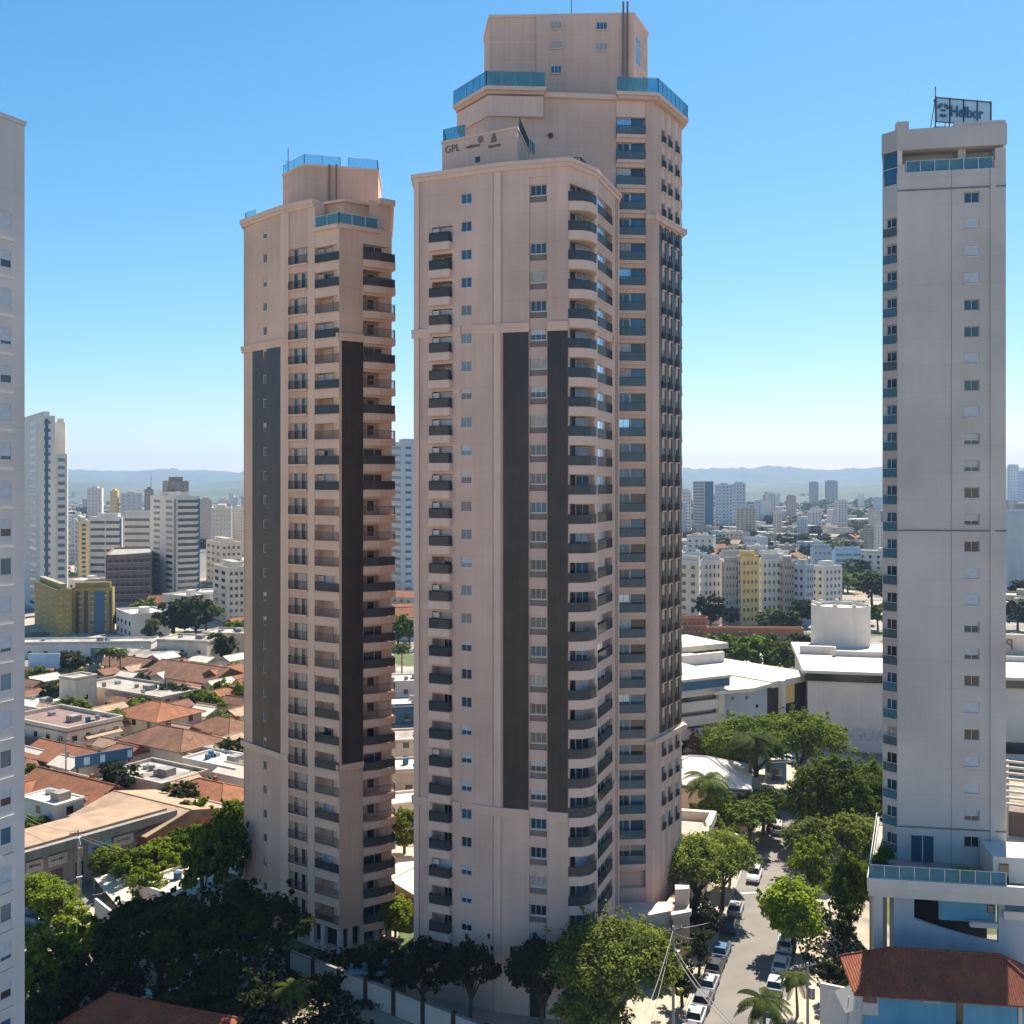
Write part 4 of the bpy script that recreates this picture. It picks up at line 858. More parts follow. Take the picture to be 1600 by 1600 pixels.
# right gap
cb('office_tower', 'distant beige tower with a dark blue glass right side', 'office tower', 1083, 1101, 1115, 752, 840, 35, wall='beige', fl=18, cl=2, cr=1, style='win', ww=.95, glass='winb', stripe=[('R', .05, .95, 'blue')])
for i, (a_, b_, c_, yt, yb, wl, lb) in enumerate((
    (1117,1128,1145,758,828,'bluewhite','left half of the wide hazy blue-grey twin slabs'), (1145,1150,1165,756,826,'bluewhite','right half of the wide hazy blue-grey twin slabs'),
    (1150,1163,1181,795,845,'beige','pinkish stepped tower in front of the hazy twin slabs'), (1264,1268,1279,754,792,'concrete','slender hazy grey tower on the skyline, left of two'),
    (1289,1294,1309,752,792,'concrete','slender hazy grey tower with a spire, right of two'), (1304,1309,1324,784,832,'white','white mid-distance tower below the two skyline towers'),
    (1262,1268,1284,800,836,'white','white block with slanting top near the middle of the right-hand gap'), (1208,1213,1222,802,848,'cream','narrow cream block with a dark centre stripe'),
    (1245,1250,1262,812,842,'bluewhite','small bluish block left of the white block with slanting top'), (1062,1066,1080,768,836,'white','pale tower hard against the rear wing of the central pair'),
    (1350,1356,1366,826,872,'concrete','narrow grey tower touching the plain grey tower'), (1366,1370,1384,822,876,'white','white slab beside the narrow grey tower'),
    (1574,1578,1592,727,790,'white','pale slab right of the plain grey tower on the skyline'), (1592,1596,1620,737,792,'bluewhite','bluish tower cut by the right edge of the picture'),
    (1196,1200,1212,772,812,'white','tiny pale block on the skyline in the middle of the right-hand gap'), (1228,1232,1244,776,812,'beige','tiny beige block on the skyline left of two slender grey towers'))):
    cb('distant_tower', lb, 'tower', a_, b_, c_, yt, yb, 25, small=True, wall=wl, fl=13, cl=2, cr=3, ww=.45, glass='win')
for a_, b_, c_, yt, yb, wl, wL, lb, ang in (
    (1060,1092,1098,880,974,'white','cream','pale walk-up block nearest the central pair',40), (1095,1098,1128,878,976,'white',None,'white walk-up block with rows of dark square windows',12),
    (1128,1132,1156,882,978,'beige',None,'beige walk-up block left of the yellow one',20), (1150,1158,1186,872,978,'yellow','cream','yellow walk-up block with many small windows',25),
    (1186,1190,1222,876,972,'white',None,'pale grey walk-up block right of the yellow one',15), (1218,1224,1242,880,972,'beige',None,'narrow beige walk-up block between two pale ones',15),
    (1238,1258,1272,886,974,'bluewhite',None,'bluish walk-up block with one lone window on its side',30), (1266,1288,1316,888,968,'white','cream','walk-up block with a bright cream left side, rightmost of the row',30)):
    cb('apartment_building', lb, 'apartment building', a_, b_, c_, yt, yb, ang, wall=wl, wallL=wL, fl=7, cl=2, cr=4, ww=.42, group='walk-up blocks beyond the mall')
cb('apartment_building', 'pale blue and white low building with terraces behind the cream-sided block', 'apartment building', 1266, 1270, 1300, 858, 905, 10, wall='bluewhite', fl=4, cl=0, cr=4, glass='winb')
cb('apartment_building', 'blue banded low building right of the terraces', 'apartment building', 1300, 1304, 1348, 862, 900, 8, wall='paleblue', fl=4, cl=0, cr=3, style='band', glass='winb')
cb('warehouse', 'long low building with a bright white roof edge behind the walk-up blocks', 'warehouse', 1124, 1126, 1170, 866, 886, 4, wall='cream', fl=1, cl=0, cr=6, roof='roofwhite')
cb('warehouse', 'long thin white roofed shed among the far trees', 'warehouse', 1190, 1192, 1228, 846, 856, 2, wall='white', fl=1, cl=0, cr=4, roof='roofwhite')
cb('school_building', 'long red-brown building with a pale flat roof above the hedge', 'school', 1104, 1106, 1256, 984, 1000, -4, wall='orange', fl=1, cl=0, cr=14, roof='roofwhite', tank=False)
cb('school_building', 'taller brick-red building with a window band behind the hedge, beside the central pair', 'school', 1040, 1042, 1106, 968, 992, -4, wall='orange', fl=2, cl=0, cr=8, roof='roofwhite', tank=False)
cb('apartment_tower', 'plain bluish white slab right of the grey tower', T_, 1560, 1574, 1640, 806, 935, 12, wall='bluewhite', fl=1, cl=0, cr=0)

# --- shopping centre on the right
def mall():
    root = thing('shopping_centre', 'white shopping centre with flat pale roofs and a big blank wall behind the round trees', 'shopping centre', (60, 225, 0))
    f = Fac((XX(1262,216),216), (XX(1700,205),205)); zt = f.z(1300, 1064)
    w = MB(); w.box(0, f.L, 0, 40, 0, zt, 'white', f.T); w.box(-.5, f.L, -.8, .2, zt, zt+1.7, 'windark', f.T); w.box(-1, f.L, -1.4, 1.6, zt+1.702, zt+2.3, 'white', f.T)
    w.box(-1, f.L, 1.7, 40, zt+1.0, zt+2.1, 'roofwhite', f.T)
    w.box(f.u(1258)+.5, f.u(1318), 22, 23, zt+2.1, zt+3.9, 'white', f.T); w.box(f.u(1320), f.L, 20, 21, zt+2.1, zt+3.3, 'white', f.T); w.box(f.u(1316), f.u(1322), 19.4, 20.4, zt+2.1, zt+4.2, 'white', f.T)
    w.box(f.u(1262)+.5, f.L, 23, 28, zt+2.2, zt+2.6, 'roofwhite', f.T)
    w.box(f.u(1570), f.L, 24, 25, zt+2.1, zt+7.6, 'cream', f.T)
    wpart('wall', w, root)
    c = bpy.data.curves.new('lettering', 'FONT'); c.body = 'IGUATEMI'; c.size = 3.4; c.extrude = .08
    tmp = bpy.data.objects.new('t', c); col.objects.link(tmp); bpy.context.view_layer.update(); me = bpy.data.meshes.new_from_object(tmp)
    me.materials.clear(); me.materials.append(M['bluewhite']); ob('lettering', me, root, Matrix.Translation(-root.location) @ f.at(f.u(1322), f.z(1340, 1156), -.12) @ Matrix.Rotation(R(90), 4, 'X'))
    c.body = 'POLO'; bpy.context.view_layer.update(); me = bpy.data.meshes.new_from_object(tmp); bpy.data.objects.remove(tmp)
    me.materials.clear(); me.materials.append(M['brick']); ob('lettering', me, root, Matrix.Translation(-root.location) @ f.at(f.u(1591)+5.2, zt+4.2, 23.8) @ Matrix.Rotation(R(90), 4, 'X') @ Matrix.Diagonal((-.9,1,1,1)))
    w = MB(); w.box(f.u(1576)-.5, f.L, -.15, .1, f.z(1590,1178), f.z(1590,1160), 'windark', f.T); wpart('window', w, root)
    # dark recess and slanted wall
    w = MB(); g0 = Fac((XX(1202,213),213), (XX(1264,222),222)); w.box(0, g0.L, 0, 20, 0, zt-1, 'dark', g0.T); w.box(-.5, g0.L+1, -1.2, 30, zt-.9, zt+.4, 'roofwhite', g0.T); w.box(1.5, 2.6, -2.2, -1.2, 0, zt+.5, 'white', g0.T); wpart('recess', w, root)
    w = MB(); w.box(4.2, 8.0, -.6, .1, g0.z(1218,1100), g0.z(1218,1072), 'yellow', g0.T); wpart('sign', w, root)
    h = Fac((XX(1108,206),206), (XX(1206,214),214)); w = MB(); zz = h.z(1150, 1076)
    w.box(0, h.L, 0, 22, 0, zz, 'bluewhite', h.T); w.prism([(-1,-3),(h.L*.5,-4),(h.L+1,-1),(h.L+1,22),(-1,22)], zz, zz+.7, 'roofwhite', h.T); w.box(-8, h.L+6, 22, 23, zz, zz+3.2, 'white', h.T); w.box(-6, h.L+2, 23.2, 48, zz+1.5, zz+2.2, 'roofwhite', h.T); w.box(h.L*.3, h.L+14, 30, 46, zz+2.3, zz+3.6, 'roofwhite', h.T)
    for k in range(9): a_ = random.Random(k).uniform(.1, .85); zq = zz-2-5*random.Random(k+50).random(); w.box(h.L*a_, h.L*a_+.7, -.06, .05, zq, zq+.7, 'windark', h.T)
    wpart('side_wing', w, root)
    e = Fac((XX(1020,198),198), (XX(1126,206),206)); w = MB(); zt2 = e.z(1100, 1062); w.box(0, e.L, 0, 20, 0, zt2-1.4, 'windark', e.T)
    for za, zb_ in ((1078,1066),(1098,1084),(1125,1112),(1150,1138)):
        pass
    zs = [e.z(1100, y) for y in (1150, 1130, 1108, 1085)]
    for z in zs: w.box(-1, e.L+.3, -.9, .4, z, z+1.9, 'white', e.T)
    w.box(e.L-1.3, e.L+.2, -.95, .6, 0, zt2-1.6, 'white', e.T); w.box(-1, e.L+1, -1.6, 24, zt2-1.4, zt2+.3, 'blue', e.T, ); w.box(-1.2, e.L+1.2, -1.8, 24.2, zt2+.302, zt2+.8, 'roofwhite', e.T)
    w.box(0, e.L*.8, 10, 11, zt2+.8, zt2+3.4, 'white', e.T); w.box(-4, e.L+6, 25, 44, zt2+2.0, zt2+2.8, 'roofwhite', e.T); wpart('banded_wing', w, root)
    tk = thing('water_tank', 'big round white tank standing on the shopping centre roof', 'tank', (XX(1313.5,252), 252, zt+1.0))
    w = MB(); zt3 = ZZ(944, 252); n = 28; r = 7.0; cx, cy = tk.location.x, tk.location.y
    pr = [(r,zt+1.0),(r,zt3),(r-.35,zt3),(r-.4,zt3-.8),(0,zt3-.7)]; vs = []; 
    for rr2, z in pr:
        for i in range(n): vs.append((cx+rr2*math.cos(2*math.pi*i/n), cy+rr2*math.sin(2*math.pi*i/n), z))
    w.add(vs, [(j*n+i, j*n+(i+1)%n, (j+1)*n+(i+1)%n, (j+1)*n+i) for j in range(len(pr)-1) for i in range(n)], 'white'); wpart('tank_wall', w, tk)
    w = MB()
    for k in range(9): a_ = k*.7; w.box(cx+6.4*math.cos(a_)-.4, cx+6.4*math.cos(a_)+.4, cy+6.4*math.sin(a_)-.4, cy+6.4*math.sin(a_)+.4, zt3, zt3+.6, 'cream')
    wpart('rim_block', w, tk)
mall()
def pitched(mb, w_, l_, h, rh, kind, roof, wall, T, ov=.7):
    """w_ along x (ridge direction), l_ along y"""
    if kind == 'gable':
        mb.add([(-w_/2,-l_/2,h),(-w_/2,l_/2,h),(-w_/2,0,h+rh*.93)], [(0,1,2)], wall, T); mb.add([(w_/2,-l_/2,h),(w_/2,l_/2,h),(w_/2,0,h+rh*.93)], [(0,1,2)], wall, T)
    x, y = w_/2+ov, l_/2+ov; e = h-rh*ov/(l_/2); rx = x if kind == 'gable' else max(.3, x-y); t = .16
    vs = [(-x,-y,e),(x,-y,e),(x,y,e),(-x,y,e),(-rx,0,h+rh),(rx,0,h+rh)]; vt = [(a,b,c+t) for a,b,c in vs]
    rf = MB(); rf.add(vs+vt, [(6,7,11,10),(8,9,10,11),(7,8,11),(9,6,10),(0,1,7,6),(1,2,8,7),(2,3,9,8),(3,0,6,9),(1,0,4,5),(3,2,5,4),(2,1,5),(0,3,4)], roof, T)
    for a, b in ((4,5),(0,4),(3,4),(1,5),(2,5)): 
        if kind == 'hip' or (a, b) == (4,5): rf.tube(Vector(vt[a]), Vector(vt[b]), .13, roof, n=6, T=T)
    return rf
def house(label, px, py, w_, l_, h, rh, rz=-32, kind='gable', wall='cream', roof='tile', name='house', cat='house', nw=3, group=None, z0=0, d=None, pos=None):
    if kind == 'flat' and roof == 'tile': roof = 'roofgrey'
    p = pos or (G(px, py) if d is None else Vector((XX(px, d), d, 0))); root = thing(name, label, cat, (p[0], p[1], z0), R(rz), group)
    I = Matrix.Identity(4); w = MB(); w.box(-w_/2, w_/2, -l_/2, l_/2, 0, h, wall)
    if kind == 'flat':
        ob('wall', w.mesh('wall'), root); r = MB(); r.box(-w_/2-.2, w_/2+.2, -l_/2-.2, l_/2+.2, h, h+.25, roof); r.strip([(-w_/2,-l_/2),(w_/2,-l_/2),(w_/2,l_/2),(-w_/2,l_/2),(-w_/2,-l_/2)], h+.25, h+.25+rh, .3, wall)
        if w_ > 8: r.box(w_*.1, w_*.1+2.2, -1, 1.2, h+.25, h+1.5, 'concrete'); r.box(-w_*.3, -w_*.3+1.2, .5, 1.5, h+.25, h+.9, 'metal')
        ob('roof', r.mesh('roof'), root)
    else:
        r = pitched(w, w_, l_, h, rh, kind, roof, wall, None); ob('wall', w.mesh('wall'), root); ob('roof', r.mesh('roof'), root)
    hr = random.Random(int(abs(p[0])*7+abs(p[1])*3))
    if kind != 'flat' and w_ > 11 and 'pavilion' not in name and 'awning' not in name and 'club' not in name:     # lower side wing and roof clutter
        ww, wl_ = w_*hr.uniform(.38,.5), l_*hr.uniform(.5,.65); sx = hr.choice((-1,1)); T2 = Matrix.Translation((sx*(w_/2-ww/2-.3), -l_/2-wl_/2+.6, 0)); w2 = MB(); w2.box(-ww/2, ww/2, -wl_/2, wl_/2, 0, h*.72, wall, T2)
        r2_ = pitched(w2, ww, wl_, h*.72, rh*.55, 'hip', 'tile2' if roof.startswith('tile') else roof, wall, T2, .45); ob('side_wing', w2.mesh('side_wing'), root); ob('side_roof', r2_.mesh('side_roof'), root)
        if d is None and 'warehouse' not in name: c_ = MB(); cx = hr.uniform(-.3,.3)*w_; c_.box(cx-.3, cx+.3, l_*.12, l_*.12+.6, h+rh*.4, h+rh+.4, roof); ob('chimney', c_.mesh('chimney'), root)
    if kind == 'flat' and w_ > 9:
        c_ = MB(); 
        for k in range(3): cx, cy = hr.uniform(-.4,.4)*w_, hr.uniform(-.35,.35)*l_; c_ = MB(); c_.tube((cx,cy,h+.25), (cx,cy,h+.25+hr.uniform(.7,1.3)), .55, hr.choice(('blue','concrete','metal')), n=12); ob('roof_tank', c_.mesh('roof_tank'), root)
        c_ = MB(); cx = hr.uniform(-.4,.4)*w_; c_.tube((cx,0,h+.2), (cx,0,h+3), .05, 'metal'); ob('antenna', c_.mesh('antenna'), root)
    g = MB(); g.box(-.6, .6, -.04, .08, 0, 1.2, 'windark'); g.box(-.7, .7, -.1, 0, -.12, 0, 'frame'); wm = g.mesh('window')
    for st in range(1 if h < 5 else 2):
        for k in range(nw):
            x = -w_/2+w_*(k+.5)/nw; ob('window', wm, root, Matrix.Translation((x, -l_/2, 1.1+st*2.8)))
        for k in range(max(1, nw-1)):
            y = -l_/2+l_*(k+.5)/max(1,nw-1); ob('window', wm, root, Matrix.Translation((w_/2, y, 1.1+st*2.8)) @ Matrix.Rotation(R(90), 4, 'Z')); ob('window', wm, root, Matrix.Translation((-w_/2, y, 1.1+st*2.8)) @ Matrix.Rotation(R(-90), 4, 'Z'))
    g = MB(); g.box(-.5, .5, -.06, .06, 0, 2.1, 'bark'); ob('door', g.mesh('door'), root, Matrix.Translation((-w_/2+.9, -l_/2, 0)))
    return root
house('long house with a bright terracotta gable roof nearest the grey left tower', 118, 1268, 20, 9.5, 3.6, 2.4)
house('terracotta roofed house behind the blue sign board', 108, 1205, 17, 9, 3.2, 1.9)
house('two-storey house with an orange hip roof rising behind the cream walled one', 245, 1152, 15, 12, 5.6, 2.2, kind='hip')
house('cream walled house with a wide brown-orange hip roof and arched porch', 268, 1192, 18, 10.5, 4.8, 2.3, kind='hip', roof='tile2')
house('small tile roofed house beside the slim tan tower, right of the wide cream one', 350, 1160, 13, 9, 3.4, 2.0, kind='hip', roof='tile2')
house('large house with a broad weathered tile roof, farthest of the orange roofs', 305, 1080, 26, 13, 4.6, 2.8, roof='tile2', wall='white')
house('white walled house with a bright orange roof tucked against the slim tan tower', 362, 1082, 14, 10, 4.8, 2.4, rz=58, wall='white')
house('house with a mottled red tile roof above the dark garden trees', 330, 1272, 17, 11, 3.4, 2.1, kind='hip')
house('flat roofed two-storey cream building with a brown roof edge, left of the palm', 100, 1170, 21, 13, 6.0, .8, kind='flat', wall='cream', roof='brick', name='commercial_building', cat='building', nw=5)
house('warehouse with a brown sheet roof and orange end wall behind the shops', 236, 1312, 17, 15, 4.4, 1.7, wall='orange', roof='roofsheet', name='warehouse', cat='warehouse', nw=1)
house('flat grey roofed building between the orange roofed house and the lane', 245, 1245, 15, 10, 4, .6, kind='flat', wall='beige', name='commercial_building', cat='building')
house('white box building right of the long lane, by the slim tan tower', 352, 1225, 14, 8, 4.2, .5, kind='flat', wall='white', roof='roofwhite', name='commercial_building', cat='building')
house('low cubic building with a white sheet roof just above the mottled roof', 318, 1205, 10, 7, 3.6, .4, kind='flat', wall='beige', roof='roofwhite', name='commercial_building', cat='building')
house('wide sand coloured hall with a green strip along its wall', 215, 1108, 32, 12, 5.0, .6, kind='flat', wall='beige', roof='roofgrey', name='commercial_building', cat='building', nw=4)
house('cream block like a stubby tower at the left end of the sand coloured hall', 122, 1116, 6, 6, 9, .4, kind='flat', wall='cream', name='commercial_building', cat='building', nw=1)
house('long low white building under the olive block', 130, 1024, 46, 9, 4.5, .5, rz=4, kind='flat', wall='white', name='commercial_building', cat='building', nw=9)
house('cream two-storey building with pairs of dark windows and a square turret', 300, 1036, 17, 12, 7.5, .5, rz=-12, kind='flat', wall='cream', name='commercial_building', cat='building', nw=3)
house('beige building partly behind the slim tan tower, above the broad tile roof', 362, 1022, 15, 12, 7.2, .5, rz=-10, kind='flat', wall='beige', name='commercial_building', cat='building', nw=3)
house('orange roofed bungalow between the white long building and the broad tile roof', 205, 1054, 18, 9, 3.2, 2, kind='gable', roof='tile2')
house('green-roofed pale hall between the cream turreted building and the palms', 225, 1040, 26, 9, 3.6, 1.4, rz=-20, wall='beige', roof='roofgrey')
house('flat white shed at the far left, above the flat cream building', 60, 1120, 18, 10, 3.4, .3, kind='flat', wall='cream', roof='roofwhite', name='shed', cat='shed', nw=2)
house('white roofed lean-to behind the row of shops at left', 82, 1302, 9, 5, 5.5, .2, kind='flat', wall='white', roof='roofwhite', name='shed', cat='shed', nw=1)
house('sunlit flat building with cream roof strips below the garden palms', 330, 1422, 15, 12, 3.4, .4, rz=-32, kind='flat', wall='cream', roof='roofwhite', name='commercial_building', cat='building', nw=3)
house('white building with a bright flat roof seen in the gap between the two tan towers', 632, 1085, 20, 10, 4, .4, rz=10, kind='flat', wall='white', roof='roofwhite', name='commercial_building', cat='building')
house('blue fronted shop in the gap between the two tan towers', 634, 1126, 18, 8, 4.2, .4, rz=10, kind='flat', wall='blue', roof='roofwhite', name='shop', cat='shop')
house('cream hall below the blue fronted shop in the gap', 632, 1190, 22, 9, 5, .4, rz=10, kind='flat', wall='cream', roof='roofgrey', name='commercial_building', cat='building')
house('dark green edged low pavilion in the gap between the two tan towers', 636, 1236, 16, 8, 4.5, .4, rz=10, kind='flat', wall='beige', roof='roofwhite', name='pavilion', cat='pavilion')
house('white gridded pavilion low in the gap beside the central tower', 636, 1292, 8, 6, 4.4, .4, rz=20, kind='flat', wall='white', roof='roofwhite', name='pavilion', cat='pavilion')
house('orange garden building with a slanted light roof between the bases of the two tan towers', 640, 1415, 7, 9, 3.4, 1.2, rz=58, wall='orange', roof='roofwhite', name='pavilion', cat='pavilion', nw=1)
house('dark shaded house roof at the bottom left under the trees', 215, 0, 15, 9, 4.2, 2.6, rz=-20, kind='hip', roof='tile3', wall='beige', d=97)
house('second dark tile roof at the bottom edge, right of the shaded house', 400, 0, 13, 6, 2.0, 1.4, rz=-14, kind='gable', roof='tile3', wall='beige', d=91)
# white club house and its tent-like roofs by the square
cl = house('white club house with a low white hip roof, blue eaves line and blue door', 1092, 1276, 16, 13, 7.4, 2.6, rz=-14, kind='hip', wall='cream', roof='white', name='club_house', cat='building', nw=2)
x = MB(); x.box(-2.2, .2, -5.62, -5.45, 0, 4.6, 'blue'); ob('door', x.mesh('door'), cl)
x = MB(); x.strip([(-8.8,-7.3),(8.8,-7.3),(8.8,7.3),(-8.8,7.3),(-8.8,-7.3)], 6.75, 7.0, .12, 'blue'); ob('eaves_line', x.mesh('eaves_line'), cl)
for i, (px, py) in enumerate(((1138,1222),(1150,1238),(1162,1254))):
    house(('far','middle','near')[i]+' strip of the three white louvred awnings right of the club house', px, py, 9, 2.2, 3.2-.2*i, .5, rz=-24, kind='gable', wall='white', roof='roofwhite', name='awning', cat='awning', nw=1, group='white awnings')
house('small blue kiosk at the end of the walkway by the palm', 1212, 1216, 3, 3, 3.4, .3, rz=10, kind='flat', wall='blue', roof='roofwhite', name='kiosk', cat='kiosk', nw=1)
x = MB(); q = G(1184, 1256); x.box(q.x-3.2, q.x+3.2, q.y-2.2, q.y+2.2, .02, .5, 'paleblue'); tag(ob('pool', x.mesh('pool')), 'small blue pool basin right of the awnings', 'pool')
# terrace podium by the tall rear wing
x = thing('podium', 'tan podium with a cream parapet ring at the foot of the tall rear wing', 'podium', (26, 141, 0)); w = MB()
pp = [(20.3,136.5),(25.3,136.5),(28.9,147),(20.5,149)]; w.prism(pp, 0, 7.6, 'tan', top='roofgrey'); wpart('wall', w, x)
w = MB(); w.strip(pp+[pp[0]], 7.6, 8.8, .9, 'cream'); wpart('parapet', w, x)
# row of shops on the left
sh = thing('shop_row', 'single-storey row of shops in shade with fascia signs, facing the parked cars at left', 'shops', (-60, 148, 0))
sf = Fac(Vector((-66,139))-gd*9, (-52.8,154.5)+gd*0 if False else Vector((-52.2,154.6))+gd*1.0)
w = MB(); w.box(0, sf.L, 0, 9, 0, 5.6, 'beige', sf.T); w.box(-.2, sf.L+.2, -1.0, 9.2, 5.6, 6.1, 'concrete', sf.T); w.box(-.2, sf.L+.2, -1.2, -.9, 5.4, 6.6, 'concrete', sf.T); wpart('wall', w, sh)
w = MB(); w.box(.3, sf.L, 1.2, 8.8, 6.15, 6.45, 'roofsheet', sf.T); wpart('roof', w, sh)
rs = random.Random(5)
for k, (a_, b_, mm, tl) in enumerate(((40,66,'white','dark'),(74,103,'white','brick'),(137,172,'paleblue','blue'),(176,207,'white','concrete'))):
    ua, ub = sf.u(a_), sf.u(b_); w = MB(); w.box(ua, ub, -.35, -.05, 3.3, 5.3 if k == 2 else 4.8, mm, sf.T); wpart('fascia_sign', w, sh)
    w = MB(); zc = 4.0; n = 7; ww_ = (ub-ua)*.7/n
    for i in range(n): x0 = ua+(ub-ua)*.15+ww_*i; hh = rs.choice([.3,.3,.45]); w.box(x0, x0+ww_*.28, -.4, -.36, zc, zc+hh, tl, sf.T); w.box(x0, x0+ww_*.7, -.4, -.361, zc+rs.choice([0,.12,.2]), zc+.27, tl, sf.T)
    wpart('lettering', w, sh)
for k, (a_, b_) in enumerate(((45,68),(80,98),(118,130),(140,170),(178,200),(212,228),(232,243))):
    w = MB(); w.box(sf.u(a_), sf.u(b_), -.06, .2, 0, 2.7, ('windark','brick','windark','curtain','win','windark','windark')[k], sf.T); wpart('shutter', w, sh)
# white perimeter wall with dark piers along the foot of the central tower
pw = thing('perimeter_wall', 'white garden wall with dark piers in shade between the two tan towers and the street', 'wall', (-14, 108, 0))
pf = Fac((-25.5,116.8),(-2.6,100.4)); n = 7
for k in range(n):
    a_, b_ = pf.L*k/n+.25, pf.L*(k+1)/n-.25; w = MB(); w.box(a_, b_, 0, .25, 0, 2.5, 'white', pf.T); w.box(a_, b_, -.05, .3, 2.5, 2.62, 'concrete', pf.T); wpart('panel', w, pw)
for k in range(n+1): w = MB(); c_ = pf.L*k/n; w.box(c_-.24, c_+.24, -.12, .37, 0, 2.75, 'dark', pf.T); wpart('pier', w, pw)
gb = thing('guard_booth', 'low blue-grey guard booth behind the white garden wall', 'booth', (-15.5, 113, 0)); w = MB(); w.box(-17.4,-13.4,111.5,114.5,0,2.6,'bluewhite'); wpart('wall', w, gb); w = MB(); w.box(-17.8,-13,111,115,2.6,2.9,'bluewall'); wpart('roof', w, gb); w = MB(); w.box(-16.8,-14,111.42,111.48,1,2.2,'windark'); wpart('window', w, gb)
# shade sail, billboard, container sign
t = MB(); a_, b_, c_ = W(147,1372,140), W(226,1347,143), W(204,1440,128); t.add([tuple(a_), tuple(b_), tuple(c_), tuple(a_+Vector((0,0,-.1))), tuple(b_+Vector((0,0,-.1))), tuple(c_+Vector((0,0,-.1)))], [(0,2,1),(3,4,5),(0,1,4,3),(1,2,5,4),(2,0,3,5)], 'roofwhite')
ss_ = thing('shade_sail', 'pointed cream shade sail stretched beside the light green bushes', 'shade sail', (b_.x, b_.y, 0)); wpart('cloth', t, ss_)
for p in (a_, b_, c_): t = MB(); t.tube((p.x,p.y,0), (p.x,p.y,p.z+.1), .1, 'metal'); wpart('pole', t, ss_)
bw = thing('garden_wall', 'white curved wall below the cream shade sail', 'wall', (XX(190,127),127,0)); w = MB(); pts = [(XX(150,129.5),129.5),(XX(172,126),126),(XX(200,124.5),124.5),(XX(232,126),126)]; w.strip(pts, 0, 3.4, .3, 'white'); wpart('panel', w, bw)
bb_ = thing('billboard', 'blank pale blue billboard on posts at the left, below the olive block', 'billboard', G(69, 1066)[:]); q = bb_.location; w = MB(); x0, x1 = XX(45, q.y), XX(94, q.y); w.box(x0, x1, q.y-.3, q.y, ZZ(1044,q.y), ZZ(1021,q.y), 'paleblue'); wpart('panel', w, bb_)
for k in range(3): w = MB(); xx = x0+(x1-x0)*(k+.5)/3; w.box(xx-.2, xx+.2, q.y+.02, q.y+.4, 0, ZZ(1044,q.y)+.5, 'rail'); wpart('post', w, bb_)
tt_ = thing('totem_sign', 'tall dark blue totem sign left of the palms in the middle distance', 'sign', G(152, 1052)[:]); q = tt_.location; w = MB(); w.box(q.x-1.8, q.x+1.8, q.y-.5, q.y+.5, 0, ZZ(1012,q.y), 'blue'); wpart('panel', w, tt_); w = MB(); w.box(q.x-1.5, q.x+1.5, q.y-.6, q.y-.52, 5, 5.6, 'blue'); wpart('band', w, tt_)
ct_ = thing('sign_board', 'long dark blue board with white panels between the two terracotta houses', 'sign', G(183, 1222)[:]); q = ct_.location; f = Fac((XX(118,q.y-4), q.y-4), (XX(208,q.y+3), q.y+3)); w = MB(); w.box(0, f.L, 0, .4, 3.6, 5.8, 'blue', f.T); wpart('panel', w, ct_)
for a_, b_ in ((.14,.24),(.42,.5),(.9,.98)): w = MB(); w.box(f.L*a_, f.L*b_, -.08, -.005, 4.0, 5.4, 'paleblue', f.T); wpart('emblem', w, ct_)
for a_ in (.05,.5,.95): w = MB(); w.box(f.L*a_-.15, f.L*a_+.15, .41, .7, 0, 4.5, 'rail', f.T); wpart('post', w, ct_)
# house in front of the grey tower
hs_ = thing('house', 'blue walled house with a long red tile roof in the bottom right corner', 'house', (47, 97, 0))
hf = Fac((XX(1346,99.5),99.5),(XX(1640,97.0),97.0)); w = MB(); e0 = hf.z(1450, 1549); w.box(.4, hf.L, .6, 7.6, 0, e0, 'bluewall', hf.T)
w.box(hf.u(1346), hf.u(1374), .42, .6, e0-2.9, e0-.1, 'white', hf.T); w.box(.4, hf.L, .44, .599, e0-.35, e0-.02, 'white', hf.T); w.box(hf.u(1594), hf.u(1600), .44, .6, 0, e0, 'white', hf.T); wpart('wall', w, hs_)
rf = pitched(MB(), hf.L-.2, 6.4, 0, 2.3, 'hip', 'tile3', 'cream', None, 0.9); T = Matrix.Translation(-hs_.location) @ hf.at(hf.L/2, e0, 3.5); ob('roof', rf.mesh('roof'), hs_, T)
for a_, b_, y0, y1, mm in ((1350,1372,1562,1540+14,'brick'),(1350,1372,1576,1570,'white')): w = MB(); w.box(hf.u(a_), hf.u(b_), .36, .42, hf.z(1360,y0+8), hf.z(1360,y1), mm, hf.T); wpart('window', w, hs_)
w = MB(); w.box(hf.u(1497), hf.u(1507), .5, .62, 0, hf.z(1500,1552), 'windark', hf.T); wpart('door', w, hs_)
w = MB(); w.prism([(math.cos(t_*.524)*1.3, math.sin(t_*.524)*.42) for t_ in range(12)], 0, .1, 'windark', hf.at(hf.u(1526), hf.z(1526,1553)-.35, .62) @ Matrix.Rotation(R(90),4,'X')); wpart('window', w, hs_)
w = MB(); w.box(hf.u(1445), hf.u(1472), .5, .595, hf.z(1460,1572), hf.z(1460,1552), 'bluewhite', hf.T); wpart('panel', w, hs_)
gw = thing('garden_wall', 'white gate wall with raised panels left of the blue walled house', 'wall', (33, 100, 0)); f = Fac((XX(1281,101.5),101.5),(XX(1345,99.8),99.8)); w = MB(); w.box(0, f.L, 0, .3, 0, f.z(1300,1540), 'white', f.T); wpart('wall', w, gw)
for a_ in (.15,.55): w = MB(); w.box(f.L*a_, f.L*(a_+.3), -.06, -.003, f.z(1300,1562), f.z(1300,1546), 'frame', f.T); wpart('panel', w, gw)
